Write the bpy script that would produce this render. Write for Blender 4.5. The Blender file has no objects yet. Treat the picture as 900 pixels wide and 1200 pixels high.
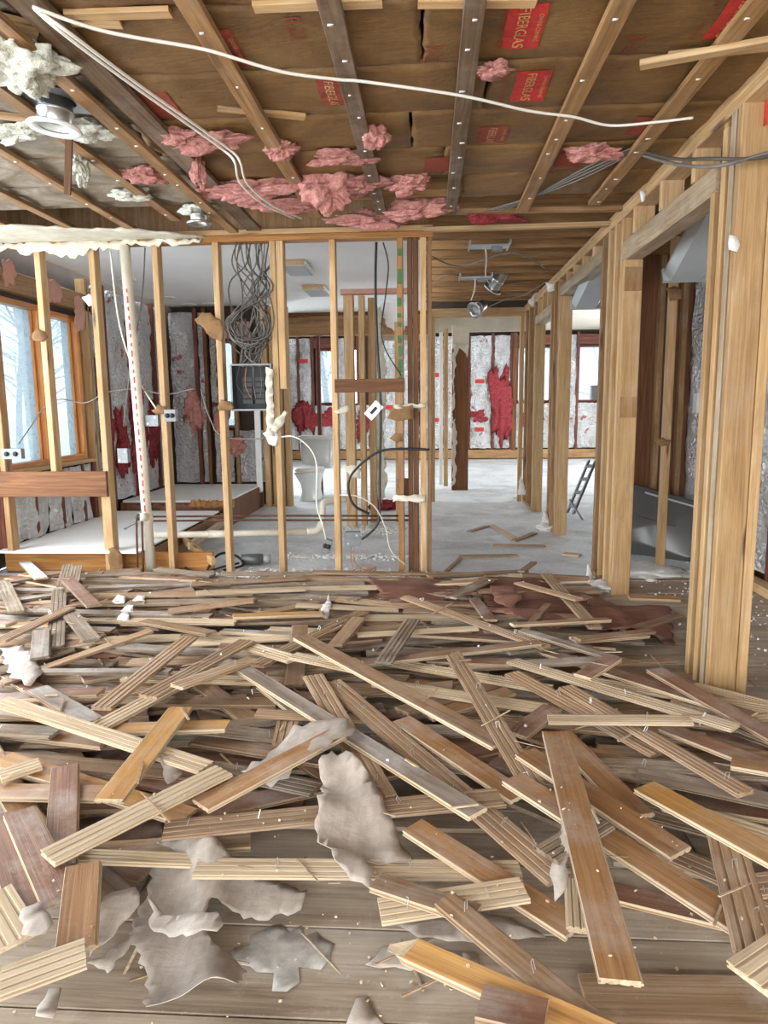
import bpy, bmesh, math, random
import numpy as np
from mathutils import Vector, Matrix, noise
from mathutils.geometry import delaunay_2d_cdt

random.seed(7)
rnd = random.Random(11)
SC = bpy.context.scene
COL = SC.collection

# ------------------------------------------------------------------ camera
FPX = 832.0
CAM = Vector((0.0, 0.0, 1.25))
YAW, PITCH, ROLL = math.radians(3.625), math.radians(8.575), math.radians(0.6)
_cy, _sy, _cp, _sp = math.cos(YAW), math.sin(YAW), math.cos(PITCH), math.sin(PITCH)
_F = Vector((-_sy * _cp, _cy * _cp, -_sp))
_R0 = Vector((_cy, _sy, 0))
_U0 = _R0.cross(_F)
_R = math.cos(ROLL) * _R0 - math.sin(ROLL) * _U0
_U = math.sin(ROLL) * _R0 + math.cos(ROLL) * _U0
cd = bpy.data.cameras.new('camera')
cd.sensor_fit = 'VERTICAL'
cd.sensor_height = 24.0
cd.lens = FPX / 1200.0 * 24.0
cd.clip_start = 0.05
cam = bpy.data.objects.new('camera', cd)
COL.objects.link(cam)
cam.matrix_world = Matrix(((_R.x, _U.x, -_F.x, CAM.x), (_R.y, _U.y, -_F.y, CAM.y), (_R.z, _U.z, -_F.z, CAM.z), (0, 0, 0, 1)))
SC.camera = cam

# ------------------------------------------------------------------ world, light, exposure
world = bpy.data.worlds.new('overcast_sky')
SC.world = world
world.use_nodes = True
wn = world.node_tree
bgn = wn.nodes['Background']
bgn.inputs[0].default_value = (0.84, 0.935, 1.0, 1)
bgn.inputs[1].default_value = 8.0
SC.view_settings.view_transform = 'Standard'
SC.view_settings.look = 'None'
SC.view_settings.gamma = 1
SC.view_settings.exposure = -0.18

def daylight(name, loc, rot, sx, sy, power, col=(0.9, 0.96, 1.0), portal=False):
    l = bpy.data.lights.new(name, 'AREA')
    l.shape = 'RECTANGLE'; l.size = sx; l.size_y = sy; l.energy = power; l.color = col
    o = bpy.data.objects.new(name, l); COL.objects.link(o)
    o.location = loc; o.rotation_euler = rot
    if portal:
        l.cycles.is_portal = True
    return o
PI = math.pi
# area lamps in unseen openings; rear pair added, side one stretched to brighten rooms
daylight('opening_daylight', (-0.6, -2.5, 1.3), (PI / 2, 0, 0), 5.0, 2.2, 225, (1.0, 0.97, 0.93))
daylight('side_daylight_and_fill', (-3.3, 2.7, 1.35), (0, -PI / 2, 0), 1.9, 4.4, 105, (0.97, 0.98, 1.0))  # left opening lengthened towards the partition to brighten the rear left room
daylight('rear_left_added_light', (-3.2, 12.1, 1.5), (0, -PI / 2, 0), 1.9, 3.4, 160)  # added lamp: no window known here, brightens the far room from out of view
daylight('rear_right_added_light', (4.9, 12.5, 1.5), (0, PI / 2, 0), 1.9, 5.0, 190)  # added counterpart out of view, lights the far room from the right

# ------------------------------------------------------------------ pixel rays (900 x 1200 frame) to points on real planes
def ray(u, v):
    return _F + _R * ((u - 450) / FPX) + _U * ((600 - v) / FPX)
def PX(u, v, x):
    d = ray(u, v); return CAM + d * ((x - CAM.x) / d.x)
def PY(u, v, y):
    d = ray(u, v); return CAM + d * ((y - CAM.y) / d.y)
def PZ(u, v, z):
    d = ray(u, v); return CAM + d * ((z - CAM.z) / d.z)

# ------------------------------------------------------------------ tagging
def tag(o, label=None, cat=None, group=None, kind=None):
    if label: o['label'] = label
    if cat: o['category'] = cat
    if group: o['group'] = group
    if kind: o['kind'] = kind
    return o
def empty(name, loc=(0, 0, 0)):
    o = bpy.data.objects.new(name, None); COL.objects.link(o); o.location = loc
    o.empty_display_size = 0.1
    return o
def thing(name, label, cat, loc, group=None):
    return tag(empty(name, loc), label, cat, group)
def struct(name, label):
    return tag(empty(name), label, None, None, 'structure')

# ------------------------------------------------------------------ materials
def srgb(r, g, b):
    def c(x):
        x /= 255.0
        return x / 12.92 if x <= 0.04045 else ((x + 0.055) / 1.055) ** 2.4
    return (c(r), c(g), c(b), 1.0)
class NT:
    def __init__(s, name):
        s.m = bpy.data.materials.new(name); s.m.use_nodes = True
        s.t = s.m.node_tree; s.b = s.t.nodes['Principled BSDF']
        s._tc = None
    def n(s, typ, **kw):
        x = s.t.nodes.new(typ)
        for k, v in kw.items(): setattr(x, k, v)
        return x
    def l(s, a, b): s.t.links.new(a, b)
    def obj(s):
        if not s._tc:
            tc = s.n('ShaderNodeTexCoord'); oi = s.n('ShaderNodeObjectInfo')
            mu = s.n('ShaderNodeMath', operation='MULTIPLY'); mu.inputs[1].default_value = 53.0
            s.l(oi.outputs['Random'], mu.inputs[0])
            ad = s.n('ShaderNodeVectorMath', operation='ADD')
            s.l(tc.outputs['Object'], ad.inputs[0]); s.l(mu.outputs[0], ad.inputs[1])
            s._tc = ad.outputs[0]; s.rand = oi.outputs['Random']
        return s._tc
    def mapped(s, scale):
        mp = s.n('ShaderNodeMapping'); mp.inputs['Scale'].default_value = scale
        s.l(s.obj(), mp.inputs[0]); return mp.outputs[0]
    def noise(s, scale=(1, 1, 1), sc=5, detail=4, rough=0.55, dist=0.0):
        x = s.n('ShaderNodeTexNoise')
        x.inputs['Scale'].default_value = sc; x.inputs['Detail'].default_value = detail
        x.inputs['Roughness'].default_value = rough; x.inputs['Distortion'].default_value = dist
        s.l(s.mapped(scale), x.inputs['Vector']); return x.outputs['Fac']
    def voro(s, scale=(1, 1, 1), sc=5, feature='F1', out='Distance'):
        x = s.n('ShaderNodeTexVoronoi', feature=feature); x.inputs['Scale'].default_value = sc
        s.l(s.mapped(scale), x.inputs['Vector']); return x.outputs[out]
    def ramp(s, fac, stops, interp='LINEAR'):
        r = s.n('ShaderNodeValToRGB'); cr = r.color_ramp; cr.interpolation = interp
        while len(cr.elements) < len(stops): cr.elements.new(0.5)
        for e, (p, c) in zip(cr.elements, stops): e.position = p; e.color = c
        s.l(fac, r.inputs[0]); return r.outputs[0]
    def mix(s, fac, a, b, blend='MIX'):
        x = s.n('ShaderNodeMix', data_type='RGBA', blend_type=blend)
        if isinstance(fac, (int, float)): x.inputs[0].default_value = fac
        else: s.l(fac, x.inputs[0])
        for i, c in ((6, a), (7, b)):
            if isinstance(c, tuple): x.inputs[i].default_value = c
            else: s.l(c, x.inputs[i])
        return x.outputs[2]
    def bw(s, fac, lo, hi):
        return s.ramp(fac, [(lo, (0, 0, 0, 1)), (hi, (1, 1, 1, 1))])
    def vary(s, col, lo, hi):
        s.obj()
        mr = s.n('ShaderNodeMapRange'); mr.inputs[3].default_value = lo; mr.inputs[4].default_value = hi
        s.l(s.rand, mr.inputs[0])
        h = s.n('ShaderNodeHueSaturation'); s.l(mr.outputs[0], h.inputs['Value']); s.l(col, h.inputs['Color'])
        return h.outputs[0]
    def bump(s, h, strength, dist=0.01):
        b = s.n('ShaderNodeBump'); b.inputs['Strength'].default_value = strength; b.inputs['Distance'].default_value = dist
        s.l(h, b.inputs['Height']); s.l(b.outputs[0], s.b.inputs['Normal'])
    def out(s, col=None, rough=0.6, metal=0.0, spec=None, coat=None):
        if col is not None:
            if isinstance(col, tuple): s.b.inputs['Base Color'].default_value = col
            else: s.l(col, s.b.inputs['Base Color'])
        s.b.inputs['Roughness'].default_value = rough; s.b.inputs['Metallic'].default_value = metal
        if spec is not None: s.b.inputs['Specular IOR Level'].default_value = spec
        if coat: s.b.inputs['Coat Weight'].default_value = coat; s.b.inputs['Coat Roughness'].default_value = 0.3
        return s.m
BLK, WHT = (0, 0, 0, 1), (1, 1, 1, 1)

def wood(name, dark, mid, light, axis='Z', rough=0.65, dust=0.0, dustcol=(205, 198, 190), knots=0.0, lo=0.8, hi=1.15, grain=1.0, coat=None, scratches=0.0, cross=14):
    k = NT(name)
    a = {'X': (0.9, cross, cross), 'Y': (cross, 0.9, cross), 'Z': (cross, cross, 0.9)}[axis]
    fine = {'X': (3, 120, 120), 'Y': (120, 3, 120), 'Z': (120, 120, 3)}[axis]
    kn = {'X': (1.3, 9, 9), 'Y': (9, 1.3, 9), 'Z': (9, 9, 1.3)}[axis]
    c = k.ramp(k.noise(a, 1.6, 6, 0.62, 1.2), [(0.28, srgb(*dark)), (0.5, srgb(*mid)), (0.75, srgb(*light))])
    fn = k.noise(fine, 1.0, 3, 0.6)
    c = k.mix(0.55 * grain, c, k.ramp(fn, [(0.3, (0.45, 0.42, 0.4, 1)), (0.6, WHT)]), 'MULTIPLY')
    if knots:
        v = k.voro(kn, 1.0)
        c = k.mix(k.ramp(v, [(0.06, (knots,) * 3 + (1,)), (0.13, BLK)]), c, srgb(70, 38, 18))
    if scratches:
        sn = k.noise((3, 18, 18), 2.2, 8, 0.8, 2.5)
        c = k.mix(k.ramp(sn, [(0.60, BLK), (0.68, (scratches,) * 3 + (1,))]), c, srgb(214, 200, 186))
    if dust:
        dn = k.noise((1, 1, 1), 5.0, 7, 0.68)
        c = k.mix(k.ramp(dn, [(0.47, BLK), (0.7, (dust,) * 3 + (1,))]), c, srgb(*dustcol))
    c = k.vary(c, lo, hi)
    k.bump(fn, 0.25, 0.004)
    return k.out(c, rough, 0, 0.35, coat)

M = {}
# framing lumber (length along local Z)
M['stud'] = wood('pine_stud', (166, 126, 80), (192, 154, 106), (208, 176, 130), knots=0.9, dust=0.15, cross=8)
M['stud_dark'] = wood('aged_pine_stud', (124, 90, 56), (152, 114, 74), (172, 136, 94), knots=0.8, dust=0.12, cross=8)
M['stud_brown'] = wood('stained_brown_lumber', (74, 44, 22), (106, 66, 34), (130, 88, 50), knots=0.5)
M['stud_red'] = wood('red_brown_stud', (74, 36, 28), (108, 58, 44), (132, 80, 60))
M['stud_grey'] = wood('greyed_stud', (140, 118, 92), (172, 150, 120), (196, 176, 146), knots=0.6, dust=0.25)
M['strip'] = wood('furring_pine', (112, 80, 48), (150, 112, 70), (178, 140, 94), knots=0.8, dust=0.12)
M['strip_dark'] = wood('aged_furring_pine', (82, 62, 44), (112, 88, 64), (136, 112, 84), knots=0.6, dust=0.18)
M['joist'] = wood('joist_pine', (108, 76, 44), (148, 108, 66), (174, 134, 86), knots=0.5)
M['orange'] = wood('orange_oiled_board', (124, 78, 34), (156, 106, 54), (180, 134, 80), rough=0.4, knots=0.3)
M['window_wood'] = wood('honey_window_wood', (176, 104, 48), (212, 140, 76), (232, 170, 108), rough=0.4)
# floorboards (length along local X)
M['honey'] = wood('honey_varnish', (156, 108, 54), (190, 140, 78), (206, 160, 98), 'X', 0.42, 0.25, coat=0.1, lo=0.9, hi=1.08, scratches=0.55, cross=9)
M['amber'] = wood('amber_varnish', (132, 92, 58), (164, 120, 80), (184, 142, 102), 'X', 0.45, 0.38, coat=0.08, lo=0.88, hi=1.12, scratches=0.7, cross=9)
M['russet'] = wood('russet_varnish', (104, 70, 54), (136, 98, 78), (156, 120, 100), 'X', 0.45, 0.4, coat=0.08, lo=0.88, hi=1.12, scratches=0.65, cross=9)
M['tan'] = wood('dull_tan_board', (118, 90, 66), (156, 124, 94), (180, 150, 120), 'X', 0.55, 0.30, lo=0.82, hi=1.15, scratches=0.3)
M['greyf'] = wood('dusty_grey_board', (120, 104, 92), (160, 144, 130), (188, 174, 162), 'X', 0.5, 0.55, (215, 214, 214), lo=0.85, hi=1.12)
M['whitef'] = wood('white_painted_board', (196, 202, 208), (218, 224, 230), (232, 236, 240), 'X', 0.5, 0.2, (240, 240, 240), lo=0.95, hi=1.05, grain=0.3)
M['raw_pale'] = wood('pale_raw_oak', (178, 150, 116), (208, 184, 152), (224, 206, 178), 'X', 0.7, 0.15, lo=0.85, hi=1.1)
M['raw_tan'] = wood('tan_raw_oak', (136, 106, 78), (170, 140, 110), (194, 166, 136), 'X', 0.7, 0.2, lo=0.82, hi=1.12)
M['raw_grey'] = wood('grey_raw_oak', (104, 88, 72), (140, 121, 101), (168, 149, 128), 'X', 0.75, 0.3, lo=0.82, hi=1.12)
M['splinter'] = wood('fresh_split_wood', (186, 126, 66), (216, 164, 100), (234, 194, 136), 'X', 0.7, 0.1, lo=0.95, hi=1.05)

def plain(name, col, rough=0.5, metal=0.0, var=0.12, sc=8, bump=0.0, spec=None):
    k = NT(name)
    a = tuple(x * (1 - var) for x in srgb(*col)[:3]) + (1,)
    b = tuple(min(1, x * (1 + var)) for x in srgb(*col)[:3]) + (1,)
    n = k.noise((1, 1, 1), sc, 6, 0.65)
    c = k.ramp(n, [(0.3, a), (0.7, b)])
    if bump: k.bump(n, bump, 0.01)
    return k.out(c, rough, metal, spec)
M['drywall'] = plain('torn_drywall_paper', (196, 188, 168), 0.85, var=0.2, sc=9, bump=0.3)
M['drywall_brown'] = plain('brown_drywall_backing', (128, 96, 62), 0.9, var=0.25, sc=12)
M['gypsum'] = plain('white_gypsum', (222, 220, 216), 0.9, var=0.1, sc=14, bump=0.2)
M['ceil_white'] = plain('white_ceiling_paint', (242, 242, 240), 0.85, var=0.04, sc=2)
M['steel'] = plain('galvanised_steel', (168, 172, 176), 0.32, 0.85, 0.15, 20)
M['can'] = plain('aluminium_can', (190, 190, 188), 0.28, 0.9, 0.12, 14)
M['box_grey'] = plain('grey_box_metal', (112, 114, 114), 0.45, 0.6, 0.2, 16)
M['white_enamel'] = plain('white_enamel', (226, 226, 222), 0.3, 0, 0.05, 5)
M['porcelain'] = plain('white_porcelain', (214, 216, 212), 0.18, 0, 0.05, 3)
M['pvc'] = plain('cream_pvc', (214, 206, 188), 0.4, 0, 0.1, 10)
M['copper'] = plain('dull_copper', (92, 58, 42), 0.45, 0.5, 0.35, 18)
M['blackrub'] = plain('black_rubber', (22, 22, 23), 0.5, 0, 0.3, 20)
M['cable_grey'] = plain('grey_cable', (112, 106, 98), 0.55, 0, 0.2, 15)
M['cable_dark'] = plain('dark_grey_cable', (78, 72, 66), 0.55, 0, 0.25, 15)
M['cable_white'] = plain('white_cable', (226, 222, 210), 0.45, 0, 0.06, 15)
M['cable_bronze'] = plain('brown_wire', (150, 100, 72), 0.5, 0, 0.2, 15)
M['dark'] = plain('dark_panel_inside', (14, 14, 15), 0.6, 0, 0.4, 12)
M['tub'] = plain('dark_grey_plastic', (84, 82, 80), 0.25, 0, 0.08, 4)
M['lens'] = plain('ribbed_lens_plastic', (168, 172, 172), 0.35, 0, 0.06, 6)
M['ply'] = wood('brown_sheathing', (92, 56, 32), (126, 80, 48), (150, 102, 66), 'Z', 0.7, knots=0.2)
M['roofdark'] = plain('dark_deck', (60, 46, 36), 0.9, 0, 0.3, 6)
M['plaster'] = plain('plaster_paint_wall', (196, 186, 170), 0.85, 0, 0.12, 4)
M['pinkboard'] = plain('salmon_board', (190, 140, 120), 0.85, 0, 0.12, 6)
M['red_stain'] = plain('red_marking_paint', (186, 60, 40), 0.7, 0, 0.3, 20)
M['green_stain'] = plain('green_marking_paint', (44, 104, 58), 0.7, 0, 0.3, 20)
M['yellow'] = plain('yellow_print', (226, 190, 50), 0.5, 0, 0.1, 10)
M['print_red'] = plain('red_print_ink', (176, 42, 36), 0.7, 0, 0.3, 40)
M['print_faded'] = plain('faded_red_ink', (134, 54, 36), 0.75, 0, 0.35, 40)
M['print_pale'] = plain('kraft_lettering', (196, 150, 96), 0.7, 0, 0.2, 40)
M['staple'] = plain('staple_wire', (206, 206, 206), 0.3, 0.7, 0.1, 10)
M['stain'] = plain('blue_grey_floor_stain', (164, 158, 150), 0.75, 0, 0.35, 26)
M['panel'] = wood('scratched_brown_panel', (118, 92, 68), (148, 120, 92), (168, 142, 116), 'Z', 0.55, 0.45, scratches=0.4, cross=8)
M['snow'] = plain('snowy_ground', (214, 222, 230), 0.9, 0, 0.08, 1)
M['bark'] = plain('winter_bark', (150, 146, 142), 0.9, 0, 0.2, 10)

def mat_pink(name, c0, c1, c2):
    k = NT(name)
    n = k.noise((1, 1, 1), 26, 9, 0.75, 0.6)
    f = k.noise((1, 1, 1), 90, 3, 0.7)
    c = k.ramp(n, [(0.3, srgb(*c0)), (0.5, srgb(*c1)), (0.72, srgb(*c2))])
    c = k.mix(0.5, c, k.ramp(f, [(0.3, (0.45, 0.4, 0.4, 1)), (0.65, WHT)]), 'MULTIPLY')
    c = k.vary(c, 0.85, 1.12)
    k.bump(f, 0.6, 0.015)
    return k.out(c, 0.95, 0, 0.1)
M['pink'] = mat_pink('pink_fiberglass', (150, 92, 84), (192, 132, 122), (218, 174, 164))
M['redwool'] = mat_pink('deep_red_fiberglass', (104, 34, 38), (146, 58, 62), (176, 94, 94))
M['white_wool'] = mat_pink('white_fiberglass', (160, 158, 140), (206, 206, 190), (232, 232, 222))

def mat_foil():
    k = NT('crinkled_foil')
    v = k.voro((1, 1, 1), 22, 'DISTANCE_TO_EDGE')
    n = k.noise((1, 1, 0.5), 9, 6, 0.7, 1.5)
    c = k.ramp(k.noise((1, 1, 0.6), 3.5, 5, 0.6), [(0.35, srgb(196, 190, 186)), (0.6, srgb(224, 222, 222))])
    s = k.noise((1, 1, 1), 6, 4, 0.6)
    c = k.mix(k.ramp(s, [(0.64, BLK), (0.68, (0.8,) * 3 + (1,))]), c, srgb(176, 60, 66))
    b = k.n('ShaderNodeMath', operation='ADD'); k.l(v, b.inputs[0]); k.l(n, b.inputs[1])
    k.bump(b.outputs[0], 1.0, 0.05)
    return k.out(c, 0.34, 0.5)
M['foil'] = mat_foil()

def mat_kraft(name, d, m, l, sc=1.0, bs=0.5):
    k = NT(name)
    n = k.noise((1, 1, 1), 3.2 * sc, 8, 0.66, 0.8)
    w = k.noise((2, 9, 1), 3.0, 6, 0.7, 1.6)
    f = k.noise((1, 1, 1), 42, 4, 0.7)
    c = k.ramp(n, [(0.28, srgb(*d)), (0.5, srgb(*m)), (0.74, srgb(*l))])
    c = k.mix(0.4, c, k.ramp(f, [(0.3, (0.55, 0.52, 0.5, 1)), (0.65, WHT)]), 'MULTIPLY')
    if bs < .3:
        st = k.noise((26, 2.2, 8), 1.0, 5, 0.7, 0.6)
        c = k.mix(0.5, c, k.ramp(st, [(0.32, (0.62, 0.58, 0.55, 1)), (0.6, WHT)]), 'MULTIPLY')
    c = k.vary(c, 0.88, 1.1)
    k.bump(w, bs, 0.02)
    return k.out(c, 0.55, 0, 0.4)
M['kraft'] = mat_kraft('kraft_paper', (92, 66, 36), (128, 94, 52), (152, 118, 72))
M['kraft_grey'] = mat_kraft('greyed_kraft_paper', (88, 76, 60), (132, 118, 98), (168, 156, 134), 1.6)
M['paper'] = mat_kraft('grey_tan_underlay', (158, 144, 132), (182, 169, 157), (200, 190, 180), 1.0, 0.15)
M['rosin'] = mat_kraft('red_rosin_paper', (96, 62, 48), (128, 86, 70), (150, 110, 94), 1.2)

def mat_subfloor():
    k = NT('worn_subfloor')
    c = k.ramp(k.noise((1.0, 16, 16), 1.2, 6, 0.65, 1.4), [(0.28, srgb(134, 116, 98)), (0.5, srgb(166, 148, 128)), (0.75, srgb(190, 174, 154))])
    n = k.noise((0.8, 1, 1), 3.0, 7, 0.65, 0.5)
    c = k.mix(k.ramp(n, [(0.5, BLK), (0.58, (0.75,) * 3 + (1,))]), c, srgb(186, 172, 156))
    g = k.noise((1, 1, 1), 2.0, 6, 0.6, 0.4)
    c = k.mix(k.ramp(g, [(0.58, BLK), (0.66, (0.7,) * 3 + (1,))]), c, srgb(150, 146, 140))
    f = k.noise((3, 120, 120), 1.0, 3, 0.6)
    c = k.mix(0.35, c, k.ramp(f, [(0.3, (0.45, 0.42, 0.4, 1)), (0.6, WHT)]), 'MULTIPLY')
    d = k.noise((1, 1, 1), 60, 5, 0.75)
    c = k.mix(k.ramp(d, [(0.62, BLK), (0.7, (0.6,) * 3 + (1,))]), c, srgb(206, 198, 186))
    c = k.vary(c, 0.92, 1.06)
    k.bump(f, 0.2, 0.004)
    return k.out(c, 0.65, 0, 0.3)
M['subfloor'] = mat_subfloor()
def mat_rearfloor():
    k = NT('dusty_white_floor')
    n = k.noise((1, 1, 1), 2.2, 8, 0.7, 0.5)
    c = k.ramp(n, [(0.3, srgb(168, 170, 174)), (0.48, srgb(206, 210, 214)), (0.65, srgb(226, 230, 234))])  # bluish cast of the skylight is put into the white here
    f = k.noise((1, 1, 1), 26, 6, 0.75)
    c = k.mix(k.ramp(f, [(0.56, BLK), (0.66, (0.6,) * 3 + (1,))]), c, srgb(120, 112, 104))
    k.bump(f, 0.2, 0.01)
    return k.out(c, 0.42, 0, 0.5)
M['rearfloor'] = mat_rearfloor()

def mat_glass():
    k = NT('dimming_dusty_glass')
    t = k.t
    tr = k.n('ShaderNodeBsdfTransparent'); tr.inputs[0].default_value = (0.44, 0.465, 0.475, 1)  # tint dims the sky behind the panes to keep windows from blowing out
    tl = k.n('ShaderNodeBsdfTranslucent')
    n = k.noise((1, 1, 1), 9, 9, 0.78, 1.8)
    k.l(k.ramp(n, [(0.35, srgb(176, 186, 190)), (0.6, srgb(206, 212, 214))]), tl.inputs[0])
    mx = k.n('ShaderNodeMixShader'); mx.inputs[0].default_value = 0.22
    k.l(tr.outputs[0], mx.inputs[1]); k.l(tl.outputs[0], mx.inputs[2])
    k.l(mx.outputs[0], t.nodes['Material Output'].inputs['Surface'])
    return k.m
M['glass'] = mat_glass()

# ------------------------------------------------------------------ geometry helpers
def V(*a): return Vector(a)
class G:
    def __init__(s): s.v = []; s.f = []; s.m = []
    def face(s, idx, mat=0): s.f.append(tuple(idx)); s.m.append(mat)
    def box(s, c, size, mat=0, rot=None, ch=0.0):
        c = Vector(c); hx, hy, hz = size[0] / 2, size[1] / 2, size[2] / 2
        b = len(s.v)
        for x in (-hx, hx):
            for y in (-hy, hy):
                for z in (-hz, hz):
                    p = Vector((x, y, z))
                    if rot is not None: p = rot @ p
                    s.v.append(c + p)
        for q in ((0, 1, 3, 2), (4, 6, 7, 5), (0, 4, 5, 1), (2, 3, 7, 6), (0, 2, 6, 4), (1, 5, 7, 3)):
            s.face([b + i for i in q], mat)
        return s
    def rings(s, rings, mat=0, cap0=True, cap1=True, closed=True):
        b = len(s.v); n = len(rings[0])
        for r in rings: s.v.extend(Vector(p) for p in r)
        for i in range(len(rings) - 1):
            for j in range(n if closed else n - 1):
                a = b + i * n + j; c = b + i * n + (j + 1) % n
                s.face((a, c, c + n, a + n), mat)
        if cap0: s.face([b + j for j in range(n)][::-1], mat)
        if cap1: s.face([b + (len(rings) - 1) * n + j for j in range(n)], mat)
        return s
    def tube(s, pts, r, n=8, mat=0, smooth=0, cap=True, taper=None):
        pts = [Vector(p) for p in pts]
        if smooth: pts = catmull(pts, smooth)
        rs = []
        t0 = (pts[1] - pts[0]).normalized()
        up = Vector((0, 0, 1)) if abs(t0.z) < 0.9 else Vector((1, 0, 0))
        x = t0.cross(up).normalized()
        for i, p in enumerate(pts):
            t = (pts[min(i + 1, len(pts) - 1)] - pts[max(i - 1, 0)])
            t = t.normalized() if t.length > 1e-9 else t0
            x = (x - t * x.dot(t)).normalized(); y = t.cross(x)
            rr = r if taper is None else r + (taper - r) * i / (len(pts) - 1)
            rs.append([p + (x * math.cos(2 * PI * j / n) + y * math.sin(2 * PI * j / n)) * rr for j in range(n)])
        return s.rings(rs, mat, cap, cap)
    def lathe(s, prof, mtx=None, n=24, mat=0, cap0=False, cap1=False):
        rs = []
        for r, z in prof:
            ring = [Vector((r * math.cos(2 * PI * j / n), r * math.sin(2 * PI * j / n), z)) for j in range(n)]
            rs.append([mtx @ p for p in ring] if mtx is not None else ring)
        return s.rings(rs, mat, cap0, cap1)
    def build(s, name, mats, parent=None, base=(0, 0, 0), smooth=False, world=True):
        base = Vector(base)
        me = bpy.data.meshes.new(name)
        vs = [(p - base) if world else p for p in s.v]
        me.from_pydata([tuple(p) for p in vs], [], s.f)
        if not isinstance(mats, (list, tuple)): mats = [mats]
        for m in mats: me.materials.append(M[m] if isinstance(m, str) else m)
        for p, mi in zip(me.polygons, s.m): p.material_index = mi; p.use_smooth = smooth
        me.update()
        o = bpy.data.objects.new(name, me); COL.objects.link(o)
        if parent is not None:
            o.parent = parent; o.location = base - parent_world(parent)
        else: o.location = base
        return o
def parent_world(p):
    v = Vector(p.location)
    while p.parent is not None:
        p = p.parent; v += Vector(p.location)
    return v
def catmull(p, k):
    out = []
    for i in range(len(p) - 1):
        a = p[max(i - 1, 0)]; b = p[i]; c = p[i + 1]; d = p[min(i + 2, len(p) - 1)]
        for j in range(k):
            t = j / k
            out.append(0.5 * ((2 * b) + (c - a) * t + (2 * a - 5 * b + 4 * c - d) * t * t + (3 * b - a - 3 * c + d) * t ** 3))
    out.append(p[-1]); return out
_bm_cache = {}
def beam(name, parent, p0, p1, w, d, mat, ref=(1, 0, 0)):
    """lumber from p0 to p1; w along ref, d across; length on local Z, arrises eased"""
    p0 = Vector(p0); p1 = Vector(p1); z = (p1 - p0); L = z.length; z.normalize()
    x = Vector(ref); x = (x - z * x.dot(z)).normalized(); y = z.cross(x)
    key = (round(L, 4), round(w, 4), round(d, 4), mat)
    me = _bm_cache.get(key)
    if me is None:
        c = min(w, d) * 0.08; hw, hd = w / 2, d / 2
        ring = [(-hw + c, -hd), (hw - c, -hd), (hw, -hd + c), (hw, hd - c), (hw - c, hd), (-hw + c, hd), (-hw, hd - c), (-hw, -hd + c)]
        g = G(); g.rings([[Vector((a, b, 0)) for a, b in ring], [Vector((a, b, L)) for a, b in ring]])
        me = bpy.data.meshes.new(name); me.from_pydata([tuple(p) for p in g.v], [], g.f)
        me.materials.append(M[mat]); _bm_cache[key] = me
    o = bpy.data.objects.new(name, me); COL.objects.link(o)
    rot = Matrix((x, y, z)).transposed()
    o.rotation_euler = rot.to_euler()
    if parent is not None: o.parent = parent; o.location = p0 - parent_world(parent)
    else: o.location = p0
    return o
def stud(parent, x, y, z0, z1, mat='stud', w=0.042, d=0.09, name='stud', lean=(0, 0), ref=(1, 0, 0)):
    return beam(name, parent, (x, y, z0), (x + lean[0], y + lean[1], z1), w, d, mat, ref)
def ragged(poly, step, amp, rng=rnd):
    out = []
    n = len(poly)
    for i in range(n):
        a = Vector(poly[i]); b = Vector(poly[(i + 1) % n]); L = (b - a).length
        k = max(1, int(L / step)); nrm = Vector((-(b - a).y, (b - a).x)).normalized() if L > 1e-9 else Vector((0, 0))
        out.append(a + nrm * rng.uniform(-amp, amp) * 0.5)
        for j in range(1, k):
            out.append(a + (b - a) * (j / k) + nrm * rng.uniform(-amp, amp))
    return out
def inside(p, poly):
    c = False; n = len(poly); j = n - 1
    for i in range(n):
        if (poly[i][1] > p[1]) != (poly[j][1] > p[1]) and p[0] < (poly[j][0] - poly[i][0]) * (p[1] - poly[i][1]) / (poly[j][1] - poly[i][1] + 1e-12) + poly[i][0]:
            c = not c
        j = i
    return c
def sheet(name, poly, frame, hfun, thick, mat, parent=None, step=0.03, amp=0.006, grid=0.04, base=None, smooth=True, holes=()):
    """thin torn sheet with real thickness. frame=(origin, ex, ey, ez); hfun(a,b) lifts along ez"""
    o0, ex, ey, ez = [Vector(q) for q in frame]
    out = ragged([Vector(p) for p in poly], step, amp)
    pts = [Vector(p) for p in out]
    n = len(pts)
    edges = [(i, (i + 1) % n) for i in range(n)]
    xs = [p.x for p in pts]; ys = [p.y for p in pts]
    a = min(xs) + grid / 2
    while a < max(xs):
        b = min(ys) + grid / 2
        while b < max(ys):
            q = (a + rnd.uniform(-.2, .2) * grid, b + rnd.uniform(-.2, .2) * grid)
            if inside(q, out): pts.append(Vector(q))
            b += grid
        a += grid
    vs, es, fs, *_ = delaunay_2d_cdt(pts, edges, [], 1, 1e-6)
    fs = [f for f in fs if not any(inside((sum(vs[i].x for i in f) / 3, sum(vs[i].y for i in f) / 3), h) for h in holes)]
    g = G(); k = len(vs)
    P = [o0 + ex * p.x + ey * p.y + ez * hfun(p.x, p.y) for p in vs]
    # vertex normals
    N = [Vector((0, 0, 0)) for _ in vs]
    for f in fs:
        nn = (P[f[1]] - P[f[0]]).cross(P[f[2]] - P[f[0]])
        for i in f: N[i] += nn
    N = [q.normalized() if q.length > 1e-12 else ez for q in N]
    g.v = P + [p - q * thick for p, q in zip(P, N)]
    ec = {}
    for f in fs:
        g.face(f); g.face([i + k for i in f][::-1])
        for i in range(3):
            e = (f[i], f[(i + 1) % 3]); kk = (min(e), max(e))
            ec.setdefault(kk, []).append(e)
    for kk, l in ec.items():
        if len(l) == 1:
            i, j = l[0]; g.face((j, i, i + k, j + k))
    if base is None:
        base = o0
    return g.build(name, mat, parent, base, smooth)
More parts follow.
